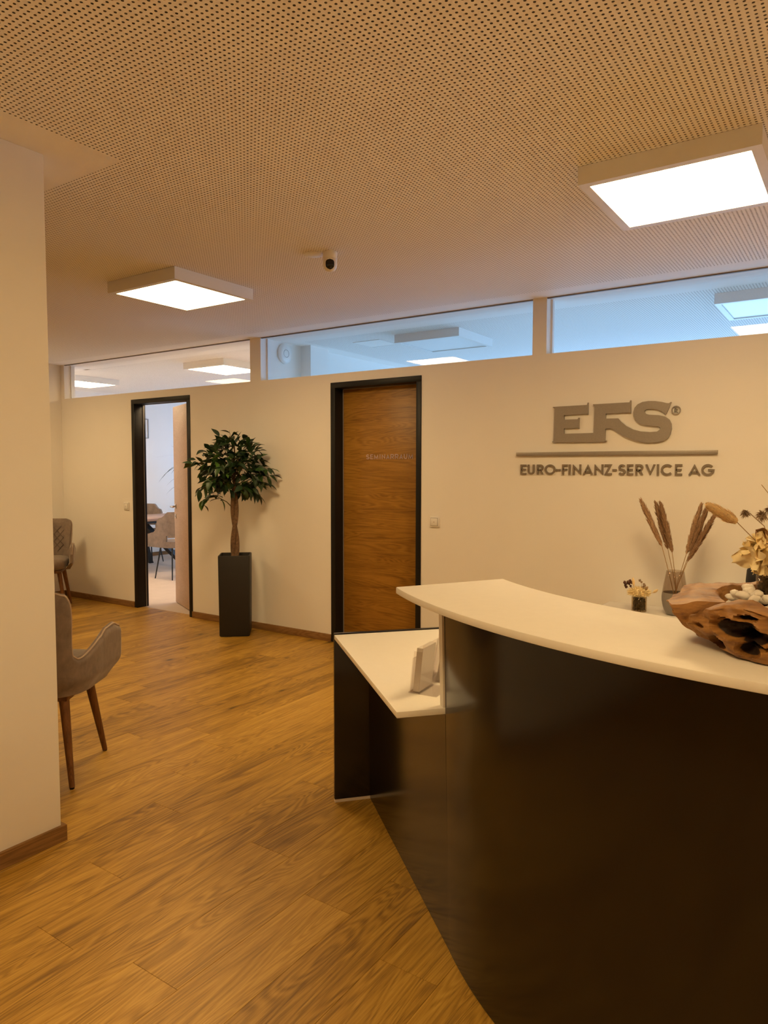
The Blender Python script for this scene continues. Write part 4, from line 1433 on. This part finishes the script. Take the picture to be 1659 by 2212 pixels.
# the dense inner foliage, too tangled to pick apart, as one part
m = MB()
lv = [v.co.copy() for v in leaf_me[0].vertices]
lp = [tuple(p.vertices) for p in leaf_me[0].polygons]
for i in range(330):
    a, q = tr.uniform(0, 2 * PI), math.sqrt(tr.random())
    zc = tr.uniform(-1, 1)
    w = math.sqrt(max(0, 1 - zc * zc * .8))
    p = Vector((PX, PY, 1.475 + zc * .22)) + Rv * (.30 * q * w * math.cos(a)) + Dv * (.17 * q * w * math.sin(a))
    if p.y > D - .12: continue
    d = (p - Vector((PX, PY, 1.40)) + Vector((tr.gauss(0, .15), tr.gauss(0, .15), tr.uniform(-.25, .1)))).normalized()
    Mx = Matrix.Translation(p) @ (d.to_track_quat('Y', 'Z') @ Matrix.Rotation(tr.uniform(-.9, .9), 3, 'Y').to_quaternion()).to_matrix().to_4x4() @ Matrix.Scale(tr.uniform(.07, .10), 4)
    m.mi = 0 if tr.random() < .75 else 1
    pts = [Mx @ v for v in lv]
    if max(q_.y for q_ in pts) > D - .01: continue
    m.add(pts, lp)
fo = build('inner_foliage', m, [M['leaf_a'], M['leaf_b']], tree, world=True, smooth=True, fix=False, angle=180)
fo['kind'] = 'stuff'

# ------------------------------------------------------------------ wing armchairs
def smooth01(x): x = min(1, max(0, x)); return x * x * (3 - 2 * x)
def tabl(tab, s):
    if s <= tab[0][0]: return tab[0][1]
    for (a, b), (c, d_) in zip(tab[:-1], tab[1:]):
        if s <= c:
            return b + (d_ - b) * smooth01((s - a) / (c - a))
    return tab[-1][1]
HT = [(0.0, .905), (.12, .903), (.17, .890), (.195, .865), (.208, .80), (.217, .68), (.236, .605), (.28, .588), (.62, .672), (.78, .678), (.92, .655), (1.0, .575)]
def plan(s, z):
    """outline of the shell: s -1 (right arm front) .. 0 (back) .. 1 (left arm front)"""
    a = abs(s)
    fl = (z - .45) / .45
    Wd = 0.275 * (1 + 0.26 * max(0, fl) * (1 - smooth01((a - .2) / .2)) + 0.06 * max(0, fl))
    Bk = 0.245 + 0.055 * max(0, fl)
    low = smooth01((z - .41) / .09)
    Wd *= .86 + .14 * low; Bk *= .86 + .14 * low
    if a < 0.5:
        ph = a / 0.5 * PI / 2
        e = 2 / 2.9
        x = Wd * math.sin(ph) ** e
        y = -Bk * math.cos(ph) ** e
    else:
        f = (a - .5) / .5
        x = Wd + 0.015 * f
        y = f * (0.255 * (.84 + .16 * low))
    return (x if s > 0 else -x), y
def wing_chair(loc, rz, label):
    o = thing('armchair', label, 'chair', loc, rz, 'taupe wing armchairs in the waiting corner')
    NS, NZ, th = 200, 22, 0.042
    so, si = [], []
    for k in range(NZ + 1):
        ro, rn = [], []
        for i in range(NS + 1):
            s = -1 + 2 * i / NS
            zt = tabl(HT, abs(s))
            zb = 0.415 + 0.07 * smooth01((abs(s) - .80) / .2)
            z = zb + (zt - zb) * k / NZ
            x, y = plan(s, z)
            x2, y2 = plan(min(1, s + .004), z); x1, y1 = plan(max(-1, s - .004), z)
            nx, ny = (y2 - y1), -(x2 - x1)
            ln = math.hypot(nx, ny) or 1
            nx, ny = nx / ln, ny / ln
            edge = 1 - (1 - min(1, (NZ - k) / 2.2)) ** 2
            tk = th * (0.45 + 0.55 * edge) * (0.55 + .45 * min(1, (1 - abs(s)) / .06))
            zz = z - (0 if k < NZ else 0.0)
            ro.append((x + nx * tk * .5, y + ny * tk * .5, zz)); rn.append((x - nx * tk * .5, y - ny * tk * .5, zz))
        so.append(ro); si.append(rn)
    m = MB()
    m.grid(so); m.grid([list(reversed(r)) for r in si])
    crown = [((a[0] + b[0]) / 2, (a[1] + b[1]) / 2, (a[2] + b[2]) / 2 + 0.012) for a, b in zip(so[-1], si[-1])]
    m.grid([so[-1], crown, si[-1]]); m.grid([si[0], so[0]])
    for e in (0, -1):
        m.grid([[r[e] for r in so], [r[e] for r in si]])
    bmx = build('shell', m, M['velvet'], o, smooth=True, angle=70)
    # welt along the upper edge
    pts = [(p[0], p[1], p[2] + .004) for p in so[-1]]
    build('piping', MB().tube(pts, 0.0042, 6), M['velvet_pipe'], o, smooth=True)
    # quilting seams on the inner back
    q = MB()
    def on_back(xx, z):
        lo, hi = 0.0, .5
        s = 0
        for _ in range(24):
            mid = (lo + hi) / 2
            if plan(mid, z)[0] < abs(xx): lo = mid
            else: hi = mid
        s = lo if xx > 0 else -lo
        x_, y_ = plan(s, z)
        return (xx * .97, y_ + th * .5 + .0035, z)
    for sg in (-1, 1):
        for c in range(-5, 9):
            pts = []
            for k in range(13):
                xx = -.205 + .41 * k / 12
                z = .60 + sg * xx * 1.15 + c * .075
                if .56 < z < .855 and abs(xx) < .17 + .1 * max(0, z - .62): pts.append(on_back(xx, z))
            if len(pts) > 2: q.tube(pts, 0.0026, 5)
    build('quilting', q, M['velvet_dk'], o, smooth=True)
    # seat
    rows_ = []
    for k, (sc_, z) in enumerate(((.80, .418), (.93, .43), (.985, .46), (.985, .50), (.95, .522), (.80, .532), (.4, .536))):
        ring = []
        for i in range(40):
            a = 2 * PI * i / 40
            e = 2 / 4.2
            ca, sa = math.cos(a), math.sin(a)
            ring.append((math.copysign(abs(ca) ** e, ca) * .235 * sc_, math.copysign(abs(sa) ** e, sa) * .245 * sc_ + .028, z))
        rows_.append(ring)
    m = MB().grid(rows_, close_u=True)
    m.f.append(tuple(reversed(range(40)))); m.m.append(0)
    m.f.append(tuple(range(6 * 40, 7 * 40))); m.m.append(0)
    build('seat', m, M['velvet'], o, smooth=True, angle=60)
    build('seat_frame', MB().box(-.19, .19, -.17, .21, .385, .417), M['leg'], o, bevel=.006)
    for sx in (-1, 1):
        for sy in (-1, 1):
            m = MB().tube([(sx * .165, sy * .155 + .01, .40), (sx * .221, sy * .221, 0.006)], [0.0235, 0.0125], 14)
            l = build('leg', m, M['leg'], o, smooth=True)
            build('foot_pad', MB().tube([(sx * .221, sy * .221, 0.0004), (sx * .221, sy * .221, 0.006)], 0.011, 10), M['black'], l)
    return o
wing_chair((-3.251, 1.857, 0), math.radians(37.2), 'taupe wing armchair seen from behind beside the partition end')
wing_chair((-7.05, 4.10, 0), math.radians(-129), 'taupe quilted wing armchair in the far corner facing the room')

# ------------------------------------------------------------------ meeting room
def meeting_chair(loc, rz, label):
    o = thing('meeting_chair', label, 'chair', loc, rz, 'upholstered chairs at the meeting table')
    NS, NZ, th = 72, 18, 0.03
    H = [(0, .90), (.30, .895), (.40, .82), (.52, .655), (.62, .625), (.9, .60), (1.0, .56)]
    def pl_(s, z):
        a = abs(s); fl = max(0, (z - .45) / .42)
        Wd, Bk = .255 + .01 * fl, .21 + .075 * fl
        if a < .42:
            ph = a / .42 * PI / 2; e = 2 / 3.6
            x, y = Wd * math.sin(ph) ** e, -Bk * math.cos(ph) ** e
        else:
            f = (a - .42) / .58
            x, y = Wd, f * .24
        return (x if s > 0 else -x), y
    so, si = [], []
    for k in range(NZ + 1):
        ro, rn = [], []
        for i in range(NS + 1):
            s = -1 + 2 * i / NS
            z = .43 + (tabl(H, abs(s)) - .43) * k / NZ
            x, y = pl_(s, z)
            x2, y2 = pl_(min(1, s + .004), z); x1, y1 = pl_(max(-1, s - .004), z)
            nx, ny = y2 - y1, -(x2 - x1); ln = math.hypot(nx, ny) or 1
            ro.append((x + nx / ln * th / 2, y + ny / ln * th / 2, z)); rn.append((x - nx / ln * th / 2, y - ny / ln * th / 2, z))
        so.append(ro); si.append(rn)
    m = MB()
    def hole(i, k):
        s = -1 + 2 * (i + .5) / NS; z = (so[k][i][2] + so[k + 1][i][2]) / 2
        return abs(s) < .30 and .50 < z < .572
    for k in range(NZ):
        for i in range(NS):
            if hole(i, k): continue
            m.add([so[k][i], so[k][i + 1], so[k + 1][i + 1], so[k + 1][i]], [(0, 1, 2, 3)])
            m.add([si[k][i], si[k + 1][i], si[k + 1][i + 1], si[k][i + 1]], [(0, 1, 2, 3)])
            for (di, dk, A_, B_) in ((-1, 0, (k, i), (k + 1, i)), (1, 0, (k, i + 1), (k + 1, i + 1)), (0, -1, (k, i), (k, i + 1)), (0, 1, (k + 1, i), (k + 1, i + 1))):
                ii, kk = i + di, k + dk
                if ii < 0 or ii >= NS or kk < 0 or kk >= NZ or hole(ii, kk):
                    m.add([so[A_[0]][A_[1]], so[B_[0]][B_[1]], si[B_[0]][B_[1]], si[A_[0]][A_[1]]], [(0, 1, 2, 3)])
    sh = build('shell', m, M['velvet'], o, fix=True)
    bm = bmesh.new(); bm.from_mesh(sh.data)
    bmesh.ops.remove_doubles(bm, verts=bm.verts, dist=1e-5)
    bmesh.ops.recalc_face_normals(bm, faces=bm.faces)
    for f in bm.faces: f.smooth = True
    for e in bm.edges:
        if len(e.link_faces) == 2 and e.calc_face_angle(0) > 1.0: e.smooth = False
    bm.to_mesh(sh.data); bm.free()
    rows_ = []
    for sc_, z in ((.85, .418), (.97, .43), (1, .46), (.98, .485), (.85, .497), (.4, .50)):
        rows_.append([(math.copysign(abs(math.cos(2 * PI * i / 36)) ** .5, math.cos(2 * PI * i / 36)) * .238 * sc_, math.copysign(abs(math.sin(2 * PI * i / 36)) ** .5, math.sin(2 * PI * i / 36)) * .235 * sc_ + .01, z) for i in range(36)])
    m = MB().grid(rows_, close_u=True)
    m.f.append(tuple(reversed(range(36)))); m.m.append(0)
    m.f.append(tuple(range(5 * 36, 6 * 36))); m.m.append(0)
    build('seat', m, M['velvet'], o, smooth=True, angle=60)
    for sx in (-1, 1):
        for sy in (-1, 1):
            build('leg', MB().tube([(sx * .13, sy * .11, .42), (sx * .185, sy * .165, .0005)], [.012, .008], 10), M['blackmetal'], o, smooth=True)
    return o
meeting_chair((-7.62, 6.25, 0), math.radians(92), 'taupe upholstered chair with cut-out back seen through the open door')
meeting_chair((-9.28, 7.08, 0), math.radians(-98), 'pale upholstered chair behind the meeting table by the white wall')
tb = thing('meeting_table', 'brown topped meeting table with black crossed legs behind the open door', 'table', (-8.72, 6.5, 0))
build('tabletop', MB().box(-.42, .42, -1.0, 1.0, .715, .752), M['tabletop'], tb, bevel=.006)
build('apron', MB().box(-.32, .32, -.8, .8, .675, .7145), M['blackmetal'], tb)
for sx in (-1, 1):
    for sy in (-1, 1):
        for w_ in (.10,):
            m = MB().tube([(sx * .03, sy * .06, .67), (sx * .40, sy * .52, .02), (sx * .41, sy * .54, .0005)], [.055, .042, .042], 4)
            build('leg', m, M['blackmetal'], tb)
pf = thing('picture_frame', 'thin framed picture on the white wall of the meeting room', 'picture', (-9.835, 7.37, 1.95))
m = MB().box(0, .018, -.20, .20, 0, .012).box(0, .018, -.20, .20, .308, .32).box(0, .018, -.20, -.188, .012, .308).box(0, .018, .188, .20, .012, .308)
build('frame', m, M['seal'], pf)
build('sheet', MB().box(.001, .006, -.187, .187, .013, .307), M['white'], pf)
pp = thing('potted_palm', 'slender palm half hidden behind the open door leaf', 'plant', (-9.25, 7.86, 0))
build('pot', MB().lathe([(.12, .0005), (.15, .01), (.17, .38), (.165, .385), (.155, .36)], 28), M['planter'], pp, smooth=True)
build('trunk', MB().tube([(0, 0, .36), (.02, .01, .9), (0, .02, 1.50)], [.02, .016, .013], 8), M['bark'], pp, smooth=True)
r4 = random.Random(9)
for i in range(26):
    a = 2 * PI * i / 26 + r4.uniform(-.1, .1); el = r4.uniform(.1, 1.1); L = r4.uniform(.38, .62)
    z0 = 1.40 + .14 * r4.random()
    if i % 3 == 0: z0, L = 1.08 + .2 * r4.random(), .36
    rows_ = []
    for k in range(9):
        f = k / 8
        rr_ = L * f * math.cos(el * (1 - f * .6)); zz = z0 + L * (math.sin(el) * f - .95 * f * f)
        if i % 4 == 0: zz = z0 + .1 + L * (math.sin(el) * f * 1.4 - .35 * f * f)
        w_ = .011 * math.sin(PI * (.08 + .9 * f))
        rows_.append([(rr_ * math.cos(a) - w_ * math.sin(a), rr_ * math.sin(a) + w_ * math.cos(a), zz), (rr_ * math.cos(a) + w_ * math.sin(a), rr_ * math.sin(a) - w_ * math.cos(a), zz)])
    build('leaf', MB().grid(rows_), M['palm'], pp, smooth=True)
